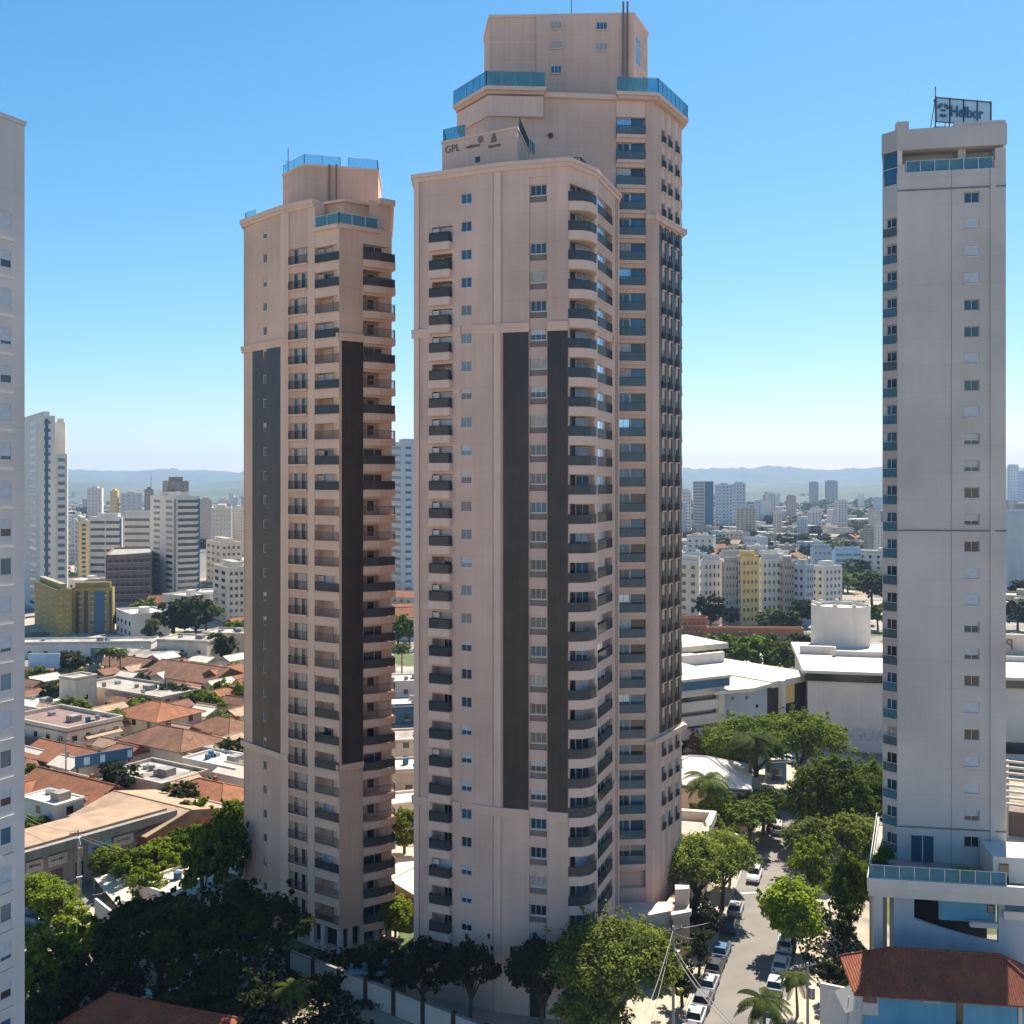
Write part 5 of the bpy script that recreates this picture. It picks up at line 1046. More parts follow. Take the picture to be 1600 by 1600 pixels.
um = thing('patio_umbrella', 'white tilted rectangular sun umbrella beside the white gate wall', 'umbrella', (XX(1322,97),97,0)); w = MB(); T = Matrix.Translation((XX(1324,97),97,ZZ(1562,97))) @ Matrix.Rotation(R(-20),4,'Y') @ Matrix.Rotation(R(38),4,'X')
w.box(-.75,.75,-1.1,1.1,0,.08,'roofwhite',T); wpart('canopy', w, um); w = MB(); w.tube((XX(1322,97),97,0),(XX(1326,97),97,ZZ(1562,97)+.3),.05,'metal'); wpart('pole', w, um)
pg = thing('pergola', 'cream slatted pergola right of the grey tower', 'pergola', (XX(1600,140),140,0)); f = Fac((XX(1572,143),143),(XX(1660,140),140)); w = MB()
for k in range(8): w.box(0, f.L, k*.95, k*.95+.3, 11.0+k*.62, 11.3+k*.62, 'cream', f.T)
wpart('slats', w, pg); w = MB(); w.tube(f.T@Vector((.2,-.2,10.6)), f.T@Vector((.2,7.2,15.6)), .2, 'cream'); wpart('beam', w, pg); w = MB(); w.box(0,.3,-.3,0,0,11,'cream',f.T); wpart('post', w, pg); w = MB(); w.box(.3,f.L,1,7.5,0,9.6,'brick',f.T); w.box(.3,f.L,-1,1.0,0,6.5,'cream',f.T); wpart('wall', w, pg)
# ================================================================== TREES
def rdir(r):
    while True:
        v = Vector((r.uniform(-1,1), r.uniform(-1,1), r.uniform(-1,1)))
        if .05 < v.length < 1: return v.normalized()
def leafquad(vs, fs, c, n, s, r):
    t = n.cross(rdir(r)); t = t.normalized() if t.length > 1e-3 else Vector((1,0,0)); b = n.cross(t)
    k = len(vs); a = s*r.uniform(.6, 1.3); h = a*r.uniform(.45,.8)
    vs += [c-t*a, c-b*h, c+t*a, c+b*h]; fs.append((k, k+1, k+2, k+3))
def tree_mesh(seed, shape, leafm, nclump, nleaf, leaf=.30, barkm='bark'):
    """unit-less: crown width about 10, height about 10 overall; scaled when placed"""
    r = random.Random(seed); vs = []; fs = []; tr = MB(); cl = []
    for i in range(nclump):
        if shape == 'round':
            d = rdir(r); rad = r.uniform(.55, 1)**.6; c = Vector((d.x*4.1*rad, d.y*4.1*rad, 6.0+d.z*3.3*rad)); cr = r.uniform(.9,1.5)
        elif shape == 'dense':
            d = rdir(r); d.z = abs(d.z)*1.1-.35; rad = r.uniform(.8, 1); c = Vector((d.x*4.2*rad, d.y*4.2*rad, 4.6+d.z*4.4*rad)); cr = r.uniform(.8,1.3)
        elif shape == 'flat':
            a = r.uniform(0, 6.283); q = math.sqrt(r.random())*4.4; c = Vector((math.cos(a)*q, math.sin(a)*q, 8.3-.11*q*q*.9+r.uniform(-.7,.5))); cr = r.uniform(.8,1.25)
        elif shape == 'airy':
            d = rdir(r); rad = r.uniform(.35, 1); c = Vector((d.x*4.4*rad, d.y*4.4*rad, 6.1+d.z*3.6*rad)); cr = r.uniform(.6,1.05)
        else:           # 'lobed'
            k = i % 6; a = k*1.05; base = Vector((math.cos(a)*2.5, math.sin(a)*2.5, 6.0+(k%3)*1.0)); d = rdir(r); c = base+Vector((d.x*1.9, d.y*1.9, d.z*1.5)); cr = r.uniform(.7,1.15)
        cl.append(c)
        for j in range(nleaf):
            d = rdir(r); rr_ = cr*(r.random()**.4); p = c+Vector((d.x*rr_, d.y*rr_, d.z*rr_*.72)); n = (d*.7+Vector((0,0,.9))+rdir(r)*.75).normalized(); leafquad(vs, fs, p, n, leaf, r)
    for i in range(int(nclump*.35)):     # stray sprays that break the outline
        c = cl[r.randrange(len(cl))]; d = (c-Vector((0,0,5.5))); d.normalize(); c = c+d*r.uniform(.7,1.5)+rdir(r)*.5
        for j in range(int(nleaf*.22)): dd = rdir(r); leafquad(vs, fs, c+dd*.45*r.random(), (dd+Vector((0,0,.7))).normalized(), leaf*.9, r)
    # trunk and limbs
    fork = Vector((r.uniform(-.3,.3), r.uniform(-.3,.3), 2.9)); tr.tube((0,0,-.1), fork, .38, barkm, .27, 9)
    for i in range(8):
        c = cl[r.randrange(len(cl))]; mid = fork.lerp(c, .5)+Vector((0,0,.5)); tr.tube(fork, mid, .19, barkm, .11, 6); tr.tube(mid, c, .11, barkm, .04, 6)
        for k in range(2): c2 = c+rdir(r)*1.4; tr.tube(mid.lerp(c,.5), c2, .06, barkm, .02, 5)
    me = bpy.data.meshes.new('crown'); me.from_pydata([tuple(v) for v in vs], [], fs); me.materials.append(M[leafm]); me.update()
    return tr.mesh('trunk'), me
KIND = {}
def kind(k, *a, **kw): KIND[k] = tree_mesh(*a, **kw)
kind('round', 1, 'round', 'leaf', 85, 95); kind('round2', 2, 'round', 'leaf_light', 75, 95)
kind('dense', 3, 'dense', 'leaf', 150, 85, leaf=.27); kind('flat', 4, 'flat', 'leaf_light', 95, 90); kind('flat2', 5, 'flat', 'leaf', 95, 90)
kind('airy', 6, 'airy', 'leaf_light', 75, 60, leaf=.26); kind('pale', 7, 'flat', 'leaf_pale', 110, 85, leaf=.24); kind('lobed', 8, 'lobed', 'leaf', 72, 95)
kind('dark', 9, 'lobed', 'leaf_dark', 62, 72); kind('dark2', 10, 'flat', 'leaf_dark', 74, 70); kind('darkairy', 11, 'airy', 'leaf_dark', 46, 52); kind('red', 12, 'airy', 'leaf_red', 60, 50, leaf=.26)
kind('bigflat', 31, 'flat', 'leaf_light', 210, 105, leaf=.165); kind('bigflat2', 34, 'flat', 'leaf', 210, 105, leaf=.165); kind('bigdense', 32, 'dense', 'leaf', 290, 100, leaf=.17); kind('bigpale', 33, 'flat', 'leaf_pale', 230, 95, leaf=.15)
kind('far', 21, 'dense', 'leaf', 34, 22, leaf=.7); kind('far2', 22, 'round', 'leaf_dark', 34, 22, leaf=.7); kind('far3', 23, 'flat', 'leaf', 34, 22, leaf=.7)
def palm_mesh(seed, nf=30, fl=3.4, hgt=8):
    r = random.Random(seed); tr = MB(); pts = [Vector((math.sin(i*.25)*.18*i*.2, 0, i*hgt/8)) for i in range(9)]
    for i in range(8): tr.tube(pts[i], pts[i+1], .24-.013*i, 'palmbark', .235-.013*(i+1), 9)
    top = pts[-1]; vs = []; fs = []
    for k in range(nf):
        a = k*2.4+r.uniform(-.2,.2); up = r.uniform(-.35, 1.15); L_ = fl*r.uniform(.8,1.15); prev = top.copy(); dr = Vector((math.cos(a), math.sin(a), up)).normalized(); n = 10; side = Vector((-math.sin(a), math.cos(a), 0))
        for i in range(n):
            dr = (dr+Vector((0,0,-.17))).normalized(); nx = prev+dr*L_/n; wd = .50*math.sin(math.pi*(i+.8)/(n+.9))+.08
            for s_ in (-1, 1):
                for q in range(2):
                    p0 = prev.lerp(nx, q*.5); tip = p0+side*s_*wd+dr*wd*.55+Vector((0,0,-wd*.45)); b = len(vs); vs += [p0, p0+dr*.15, tip+dr*.05, tip-dr*.04]; fs.append((b,b+1,b+2,b+3))
            b = len(vs); vs += [prev+side*.035, prev-side*.035, nx-side*.03, nx+side*.03]; fs.append((b,b+1,b+2,b+3)); prev = nx
    me = bpy.data.meshes.new('crown'); me.from_pydata([tuple(v) for v in vs], [], fs); me.materials.append(M['frond']); me.update()
    return tr.mesh('trunk'), me
KIND['palm'] = palm_mesh(1); KIND['palm2'] = palm_mesh(2, 32, 3.0); KIND['palmshort'] = palm_mesh(3, 24, 3.2, 4.0)
def tree(label, k, px, d, h, w_, name='tree', cat='tree', group=None, rz=None, z=0.0, gy=None):
    if gy: d = H*F/(gy-760)
    root = thing(name, label, cat, (XX(px, d), d, z), rnd.uniform(0, 6.28) if rz is None else rz, group)
    t, c = KIND[k]
    if k.startswith('palm'): hh = {'palm':8,'palm2':8,'palmshort':4}[k]; s = (w_/6.2, w_/6.2, (h/hh))
    else: s = (w_/10.6, w_/10.6, h/9.7)
    root.scale = s
    ob('trunk', t, root); co = ob('crown', c, root)
    if k.startswith('palm'): zz = s[0]/s[2]; co.scale = (1,1,zz); co.location.z = {'palm':8,'palm2':8,'palmshort':4}[k]*(1-zz)
    return root
t_ = tree
# right-hand side: square and street
t_('broad umbrella tree with light yellow-green top in front of the dark mall recess', 'bigflat2', 1178, 184, 14.8, 18)
t_('wide spreading tree whose crown covers the lower left of the blank mall wall', 'bigflat', 1250, 186, 15.0, 18)
t_('smaller bushy tree left of the wide spreading umbrella trees', 'round', 1138, 192, 11.5, 11)
t_('big dense round dark green tree beside the grey tower', 'bigdense', 1300, 158, 16.0, 15.5)
t_('second dense round tree right behind the big round one, touching the grey tower', 'bigdense', 1362, 162, 13.6, 11)
t_('tall palm with drooping fronds standing between the club house and the big round tree', 'palm', 1170, 172, 13.2, 11, 'palm_tree', 'palm')
t_('shorter palm in front of the club house roof', 'palm', 1110, 160, 9.6, 8.2, 'palm_tree', 'palm')
t_('leafy street tree directly below the shorter palm', 'flat2', 1122, 158, 7.8, 10)
t_('street tree at the bend, left of two below the tall palm', 'flat2', 1170, 157, 7.4, 10)
t_('street tree at the bend, right of two below the tall palm', 'flat2', 1192, 163, 7.4, 9.5)
t_('small dark tree on the far side of the street bend under the big round tree', 'pale', 1272, 146, 8.4, 10)
t_('grey-green tree against the podium corner of the grey tower', 'pale', 1330, 146, 9.2, 10)
t_('large flat-topped street tree left of the parked car in the middle of the street', 'bigpale', 1084, 131, 11.4, 12)
t_('tall street tree leaning over the left pavement, right of the large flat-topped one', 'bigpale', 1128, 134, 10.8, 9.5)
t_('slender tree between the flat-topped street tree and the tan podium', 'round', 1140, 142, 8.4, 6)
t_('bright green tree on the right pavement, nearest and largest of that side', 'round2', 1240, 122, 8.8, 8.6)
t_('yellow-green tree just behind the bright one on the right pavement', 'airy', 1270, 134, 9.6, 7.5)
t_('narrow upright tree with a dark stem by the column of the podium', 'round', 1328, 127, 10.5, 6)
t_('palm at the very bottom of the picture on the right pavement', 'palmshort', 1195, 99.5, 5.4, 6.2, 'palm_tree', 'palm')
t_('low palm sapling beside the parked cars under the bright street tree', 'palmshort', 1246, 107, 4.2, 4.4, 'palm_tree', 'palm')
t_('large pale green tree with layered foliage at the foot of the central tower', 'bigpale', 962, 101, 13.0, 14)
t_('pale tree low at the bottom edge, left of the wooden pole', 'pale', 925, 98.5, 8.0, 8)
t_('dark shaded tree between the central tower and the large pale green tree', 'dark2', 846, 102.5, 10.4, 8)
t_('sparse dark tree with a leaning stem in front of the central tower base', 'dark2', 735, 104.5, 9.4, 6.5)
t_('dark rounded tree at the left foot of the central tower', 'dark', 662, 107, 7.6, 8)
t_('small sunlit tree left of the wooden pole by the tan podium steps', 'round', 1028, 116, 5.6, 5.5)
t_('shrubby tree below the pole wires at the street edge', 'darkairy', 1092, 116, 5.6, 5.2)
t_('reddish bare-looking tree behind the club house', 'red', 1093, 200, 8.5, 6.5)
t_('second reddish tree against the banded wing of the mall', 'red', 1132, 203, 8, 6)
t_('dark shade tree over the left pavement between the wooden pole and the street, nearer one', 'darkairy', 1066, 109, 5.8, 6)  # this tree and the next are added to shade the pavement
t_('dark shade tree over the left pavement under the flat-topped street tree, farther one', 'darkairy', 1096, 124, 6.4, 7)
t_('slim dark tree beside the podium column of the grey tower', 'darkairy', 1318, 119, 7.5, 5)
t_('low bushy tree in the front garden between the right pavement and the podium', 'dark', 1306, 110, 4.4, 4.6)
# hedge-like row behind the mall
for i, (px, k) in enumerate(((1088,'far'),(1112,'far3'),(1136,'far'),(1158,'far'),(1180,'far3'),(1204,'far'),(1228,'far'),(1248,'far2'))):
    t_('rounded tree in the clipped green row behind the mall roofs, counted %s from the left' % ('first','second','third','fourth','fifth','sixth','seventh','eighth')[i], k, px, 290+(i%3)*5, 13.0+(i%3)*.7, 13.5, group='row of trees behind the mall')
# left-hand side
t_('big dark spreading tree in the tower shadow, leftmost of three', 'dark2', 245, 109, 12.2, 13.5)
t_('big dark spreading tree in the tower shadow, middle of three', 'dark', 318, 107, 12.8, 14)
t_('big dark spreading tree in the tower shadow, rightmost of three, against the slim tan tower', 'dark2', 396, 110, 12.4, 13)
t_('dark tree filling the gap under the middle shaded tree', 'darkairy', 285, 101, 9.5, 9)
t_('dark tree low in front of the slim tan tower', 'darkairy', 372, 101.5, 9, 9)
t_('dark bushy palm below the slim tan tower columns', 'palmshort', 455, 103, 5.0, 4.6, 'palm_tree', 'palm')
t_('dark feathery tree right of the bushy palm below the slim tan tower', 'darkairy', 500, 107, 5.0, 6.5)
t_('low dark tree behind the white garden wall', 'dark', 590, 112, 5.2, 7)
t_('bright bush-like tree between the bases of the two tan towers', 'round2', 618, 126, 5.2, 5)
t_('slender garden tree with a tall bare stem, left of two by the slim tan tower', 'lobed', 318, 130, 11.5, 7)
t_('slender garden tree with a tall bare stem, right of two by the slim tan tower', 'lobed', 352, 133, 12.2, 8)
t_('dark garden tree above the sunlit flat building', 'round', 298, 146, 7.2, 8)
t_('round green tree hard against the slim tan tower above the flat building', 'round', 368, 150, 9.8, 9)
for i, (px, gy, h, w_, lb) in enumerate(((166,1378,5.2,6,'leftmost of the four light green trees by the shade sail'),(205,1392,5.6,6.5,'second light green tree, just behind the shade sail'),(250,1380,6.2,7,'third light green tree in front of the shops and parked cars'),(285,1388,6,6.5,'fourth light green tree, next to the flat cream building'),
    (62,1436,6,6.4,'bright bushy tree at far left under the shops, back one of two'),(88,1450,5.6,6.5,'bright bushy tree at far left under the shops, front one of two'),(232,1425,6.6,7,'speckled light tree at the upper edge of the tower shadow'))):
    t_(lb, ('round2','lobed','round2','airy','round2','round2','airy')[i], px, 0, h, w_, gy=gy)
for i, (px, d, h, w_, k, lb) in enumerate(((118,120,6.5,8,'airy','airy sunlit tree right of the lamp post at the left'),(165,115,7.4,9,'airy','airy half-shaded tree below the white curved wall'),(70,106,9.2,9,'lobed','speckled tree at the left edge next to the grey tower, above the lower one'),
    (122,103,9,9,'darkairy','speckled dark tree left of the shaded roof'),(60,98,8.2,7.5,'darkairy','lowest tree at the bottom left corner by the grey tower'),(178,104,8.4,8,'darkairy','dark tree with light gaps just above the shaded house roof'))):
    t_(lb, k, px, d, h, w_)
# middle distance, left gap
for px, gy, h, w_, k, lb in ((272,1002,16,17,'far2','dark domed tree clump below the white tower, left half'),(306,1000,17,18,'far2','dark domed tree clump below the white tower, right half'),(322,985,11,13,'far3','yellow-green tree right of the dark domed clump'),
    (236,1004,8,8,'far','small green tree left of the turreted cream building'),(190,985,9,12,'far2','dark tree behind the long white building'),(165,972,8,10,'far2','dark tree between the olive block and the brick building site'),
    (336,1036,10,9,'far2','dark tree right of the paired windows of the cream building'),(352,1040,10,8,'far2','dark tree half hidden by the slim tan tower above the broad tile roof'),(60,1075,7,9,'far','green tree right under the blank billboard'),(110,1062,9,9,'far2','dark tree right of the blank billboard'),
    (128,1066,8,7,'far2','slim dark tree left of the blue totem'),(255,1108,7,8,'far2','garden tree left of the white house with the tile roof'),(283,1110,7,7,'far2','garden tree in front of the white tile roofed house'),(330,1120,7,7,'far','small tree beside the white walled house'),
    (175,1172,5,5,'far','bush between the flat cream building and the walled lane'),(350,1205,6,8,'far','green tree over the lane by the slim tan tower'),(370,1205,7,8,'far2','green tree touching the slim tan tower above the white box building'),(100,1300,4,5,'round','garden bush behind the shops at the left'),(66,1298,4,5,'round2','light garden bush behind the shops, next to the grey tower')):
    t_(lb, k, px, 0, h, w_, gy=gy)
for px, gy, h, lb in ((158,1066,9,'first of three palms beside the blue totem'),(172,1068,9.5,'second of three palms beside the blue totem'),(188,1064,8.5,'third of three palms beside the blue totem'),(240,1010,9,'palm left of the turret on the cream building'),(178,1160,6.5,'palm between the flat cream building and the tall orange roof'),(628,1070,11,'palm in the gap between the two tan towers')):
    t_(lb, 'palm2', px, 0, h, 6.5, 'palm_tree', 'palm', gy=gy)
for px, gy, h, w_, k, lb in ((622,1010,13,13,'far','green tree in the gap, left one under the glass tower'),(640,1014,12,12,'far','green tree in the gap, right one under the glass tower'),(632,1335,7,7,'round','tree low in the gap between the two tan towers')):
    t_(lb, k, px, 0, h, w_, gy=gy)
# middle distance, right gap
for px, gy, h, w_, k, lb in ((1110,985,15,14,'far2','dark tree in front of the white walk-up block with square windows'),(1140,982,9,9,'far2','small dark tree left of the yellow walk-up block'),(1208,990,11,14,'far','round green tree right of the yellow walk-up block'),(1228,992,10,14,'far2','dark green tree left of the white tank'),
    (1252,980,12,12,'far2','grey-green tree right behind the round green one'),(1362,945,16,20,'far2','large dark tree clump left of the plain grey tower'),(1345,975,11,14,'far','mid green tree right of the white tank'),(1372,985,12,12,'far','mid green tree touching the plain grey tower'),(1335,905,13,22,'far2','dark tree mass above the white tank'),
    (1590,985,13,14,'far2','dark tree right of the plain grey tower'),(1070,1150,8,7,'far2','dark tree beside the banded mall wing')):
    t_(lb, k, px, 0, h, w_, gy=gy)

# ================================================================== FAR TOWN: small houses, blocks and trees seen through the gaps
zones = (('left gap', 40, 380), ('gap between tan towers', 612, 648), ('right gap', 1060, 1378), ('right of grey tower', 1574, 1600))
fh = []
for (wl, rf, kd, h) in (('white','tile','gable',3.4),('cream','tile2','gable',3.4),('beige','roofgrey','flat',6),('white','roofwhite','flat',7),('bluewhite','roofwhite','flat',9),('cream','roofsheet','gable',5),('white','roofgrey','flat',13),('beige','roofwhite','flat',12)):
    g = MB(); w_, l_ = (14, 10) if kd == 'gable' else (16, 13); g.box(-w_/2, w_/2, -l_/2, l_/2, 0, h, wl)
    nfl = max(1, int(h/3)); 
    for f_ in range(nfl):
        for k in range(4):
            x0 = -w_/2+w_*(k+.3)/4
            g.box(x0, x0+1.5, -l_/2-.05, -l_/2+.1, .9+f_*3, 2.2+f_*3, 'windark'); g.box(-w_/2-.05, -w_/2+.1, -l_/2+l_*(k+.3)/4, -l_/2+l_*(k+.3)/4+1.3, .9+f_*3, 2.2+f_*3, 'windark')
    if kd == 'flat': g.box(-w_/2-.1, w_/2+.1, -l_/2-.1, l_/2+.1, h, h+.3, rf); g.box(1, 4, -2, 1, h+.3, h+2.2, wl); g.strip([(-w_/2,-l_/2),(w_/2,-l_/2),(w_/2,l_/2),(-w_/2,l_/2),(-w_/2,-l_/2)], h+.3, h+.9, .3, wl)
    else:
        r_ = pitched(g, w_, l_, h, 2.4, kd, rf, wl, None); b = len(g.v); g.v += r_.v
        for f__, mm in zip(r_.f, r_.m): g.f.append(tuple(i+b for i in f__)); g.m.append(g.mi(r_.mats[mm])); g.sm.append(False)
    fh.append((g.mesh('small_building'), rf, wl, kd, h))
occ = []
for o in list(col.objects):
    if o.parent is None and o.type in ('EMPTY','MESH') and 'category' in o and o.location.y > 170: occ.append((o.location.x, o.location.y, 15 if o['category'] in ('tree','palm') else 24))
fr_ = random.Random(11); nb = 0; nt_ = 0; roofword = {'tile':'terracotta','tile2':'weathered tile','roofgrey':'grey flat','roofwhite':'white flat','roofsheet':'brown sheet'}
tries = 0; placedn = {}
while nb < 292 and tries < 20000:
    tries += 1; zn, a_, b_ = fr_.choices(zones, weights=(300, 40, 360, 26))[0]; px = fr_.uniform(a_, b_)
    py = 790+ (fr_.random()**1.35)*235 if zn != 'right of grey tower' else fr_.uniform(795, 985)
    if zn == 'right gap': py = 785+(fr_.random()**1.2)*125
    q = G(px, py); d = q.y
    if any((q.x-x)**2+(q.y-y)**2 < (s_*(1 if d < 900 else .8))**2 for x, y, s_ in occ): continue
    hi_ = (6,7) if d > 700 else (4,)
    k = fr_.choices(range(8), weights=(4,3,3,3,2,2,1.6 if d > 450 else .3,1.6 if d > 450 else .3))[0]
    me, rf, wl, kd, h = fh[k]; sc_ = 1+max(0, (d-600)/1500)*.8
    o = ob('small_building', me); o.location = q; o.rotation_euler.z = R(fr_.choice([-32,58,-20,10,-60])+fr_.uniform(-6,6)); o.scale = (sc_*fr_.uniform(.8,1.3), sc_*fr_.uniform(.8,1.2), fr_.uniform(.85,1.35))
    band = 'near' if d < 480 else ('middle' if d < 1000 else 'hazy far')
    lab = 'small %s building with a %s roof in the %s town, %s' % ({'bluewhite':'pale blue','beige':'beige','white':'white','cream':'cream'}[wl], roofword[rf], band, zn)
    if band == 'hazy far': lab = 'tiny %s building with a %s roof in the haze, %s' % ({'bluewhite':'pale blue','beige':'beige','white':'white','cream':'cream'}[wl], roofword[rf], zn)
    if len(lab.split()) > 16: lab = 'small %s building with a %s roof, %s town, %s' % ({'bluewhite':'pale blue','beige':'beige','white':'white','cream':'cream'}[wl], roofword[rf], band, zn)
    tag(o, lab, 'house' if h < 5 else 'building', 'small %s buildings, %s, %s' % (roofword[rf], band, zn)); occ.append((q.x, q.y, 17*sc_)); nb += 1
tm = {}
for k in ('far','far2','far3'):
    t, c = KIND[k]; me = c.copy(); bm = bmesh.new(); bm.from_mesh(me); n0 = len(bm.faces); bm.from_mesh(t); me.materials.append(M['bark']); bm.faces.ensure_lookup_table()
    for f_ in bm.faces[n0:]: f_.material_index = 1
    bm.to_mesh(me); bm.free(); tm[k] = me
tries = 0
while nt_ < 165 and tries < 9000:
    tries += 1; zn, a_, b_ = fr_.choices(zones, weights=(300, 40, 420, 26))[0]; px = fr_.uniform(a_, b_); py = 782+(fr_.random()**1.3)*230
    if zn == 'right gap': py = 780+(fr_.random()**1.1)*150
    q = G(px, py); d = q.y
    if any((q.x-x)**2+(q.y-y)**2 < (s_*.62)**2 for x, y, s_ in occ): continue
    k = fr_.choice(['far','far2','far2','far3']); s_ = fr_.uniform(.8,1.5)*(1+max(0, (d-600)/1200)); o = ob('tree', tm[k]); o.location = q; o.rotation_euler.z = fr_.uniform(0,6.28); o.scale = (s_, s_, s_*fr_.uniform(.75,1.0))
    band = 'near' if d < 480 else ('middle' if d < 1000 else 'hazy far')
    tag(o, '%s tree among the houses in the %s town, %s' % ({'far':'rounded green','far2':'dark green','far3':'flat topped green'}[k], band, zn), 'tree', '%s town trees, %s, %s' % ({'far':'rounded','far2':'dark','far3':'flat topped'}[k], band, zn)); nt_ += 1
# the rest of the far town, past the three hundred largest buildings: one mass of roofs
dt = MB(); dr_ = random.Random(77); n_ = 0
while n_ < 900:
    zn, a_, b_ = dr_.choices(zones, weights=(300, 40, 400, 26))[0]; px = dr_.uniform(a_-4, b_+4); py = 774+(dr_.random()**1.1)*70; q = G(px, py)
    if q.y < 640 or any(abs(q.x-x) < 18 and abs(q.y-y) < 18 for x, y, s__ in occ): continue
    s__ = dr_.uniform(10, 26)*(1+q.y/6000); h_ = dr_.choice((4,5,6,7,8,9,10,12,dr_.choice((16,26,38)))); s__ = s__ if h_ < 14 else dr_.uniform(9,13); T = Matrix.Translation(q) @ Matrix.Rotation(dr_.uniform(0,3.1), 4, 'Z')
    wl = dr_.choice(('white','cream','white','beige','bluewhite','roofwhite','concrete')); dt.box(-s__*.5, s__*.5, -s__*.35, s__*.35, 0, h_, wl, T); dt.box(-s__*.52, s__*.52, -s__*.37, s__*.37, h_, h_+.5, dr_.choice(('tile','roofgrey','roofwhite','tile2','roofwhite')), T)
    for k in range(int(h_/3)): dt.box(-s__*.42, s__*.42, -s__*.35-.06, -s__*.35+.1, k*3+1, k*3+2.1, 'curtain', T)
    n_ += 1
o = ob('distant_town', dt.mesh('distant_town')); o['kind'] = 'stuff'
# back-yard sheds and garden walls between the houses on the left
sr_ = random.Random(19); yo = [(o.location.x, o.location.y) for o in col.objects if o.parent is None and o.get('category') in ('house','building','warehouse','shed','shops','apartment tower')]
k = 0; tr_ = 0
while k < 62 and tr_ < 9000:
    tr_ += 1; px, py = sr_.uniform(42, 378), sr_.uniform(1046, 1300); q = G(px, py)
    if any((q.x-x)**2+(q.y-y)**2 < 7.4**2 for x, y in yo): continue
    yo.append((q.x, q.y)); rf = sr_.choice(('tile','tile2','roofsheet','roofwhite','tile2')); wl = sr_.choice(('cream','beige','white')); w_, l_, h_ = sr_.uniform(5,8), sr_.uniform(4,6), sr_.uniform(2.6,4.2)
    g = MB(); g.box(-w_/2, w_/2, -l_/2, l_/2, 0, h_, wl); g.box(-.4, .4, -l_/2-.05, -l_/2+.1, .1, 2.0, 'windark'); g.box(w_*.2, w_*.2+1, -l_/2-.05, -l_/2+.1, 1, 2.0, 'windark'); r_ = pitched(g, w_, l_, h_, 1.1, 'gable', rf, wl, None, .4)
    root = thing('shed', 'small back-yard shed with a %s roof and %s walls among the houses at left' % ({'tile':'terracotta','tile2':'weathered tile','roofsheet':'brown sheet','roofwhite':'pale sheet'}[rf], wl), 'shed', q, R(sr_.choice((-32,58))), 'back-yard sheds, %s roofs, %s walls' % (rf.replace('roof','').replace('tile2','weathered'), wl))
    ob('wall', g.mesh('wall'), root); ob('roof', r_.mesh('roof'), root); k += 1
k = 0; tr_ = 0
while k < 30 and tr_ < 4000:
    tr_ += 1; px, py = sr_.uniform(42, 378), sr_.uniform(1046, 1320); q = G(px, py)
    if any((q.x-x)**2+(q.y-y)**2 < 5.0**2 for x, y in yo): continue
    yo.append((q.x, q.y)); kk = sr_.choice(('far','far2','far3','airy')); h_ = sr_.uniform(4, 7.5)
    tree({'far':'rounded green','far2':'dark green','far3':'flat topped','airy':'loose light green'}[kk]+' yard tree between the small roofs at left', kk, px, 0, h_, h_*1.15, group=kk.replace('far3','flat topped').replace('far2','dark').replace('far','rounded')+' yard trees at left', gy=py); k += 1
# far-off woods between the hills and the town: nobody could count these
r = random.Random(3); vs = []; fs = []
for i in range(8500):
    px = r.choice([r.uniform(30,390), r.uniform(605,655), r.uniform(1055,1385), r.uniform(1055,1385), r.uniform(1570,1610)]); py = 776+(r.random()**1.6)*75; q = G(px, py); s_ = r.uniform(3.5,9)*(q.y/1500)**.5
    for j in range(3):
        c = q+Vector((r.uniform(-1,1)*s_*1.3, r.uniform(-1,1)*s_, r.uniform(.25,1.0)*s_)); leafquad(vs, fs, c, (rdir(r)*.6+Vector((0,-.2,.8))).normalized(), s_*.75, r)
me = bpy.data.meshes.new('far_woods'); me.from_pydata([tuple(v) for v in vs], [], fs); me.materials.append(M['leaf_dark']); o = ob('far_woods', me); o['kind'] = 'stuff'
# ground cover in the gardens
vs = []; fs = []
for i in range(9000):
    a_ = r.random(); 
    if a_ < .5: x_, y_ = r.uniform(-36,-12), r.uniform(101,122)
    elif a_ < .8: x_, y_ = r.uniform(-58,-34), r.uniform(98,128)
    else: x_, y_ = r.uniform(34,42), r.uniform(104,135)
    if -26+ (y_-117)*-1.0 < x_ and y_ < 108: continue
    leafquad(vs, fs, Vector((x_, y_, r.uniform(.1,.7))), (rdir(r)+Vector((0,0,.8))).normalized(), .3, r)
me = bpy.data.meshes.new('ground_cover'); me.from_pydata([tuple(v) for v in vs], [], fs); me.materials.append(M['leaf_dark']); o = ob('ground_cover', me); o['kind'] = 'stuff'

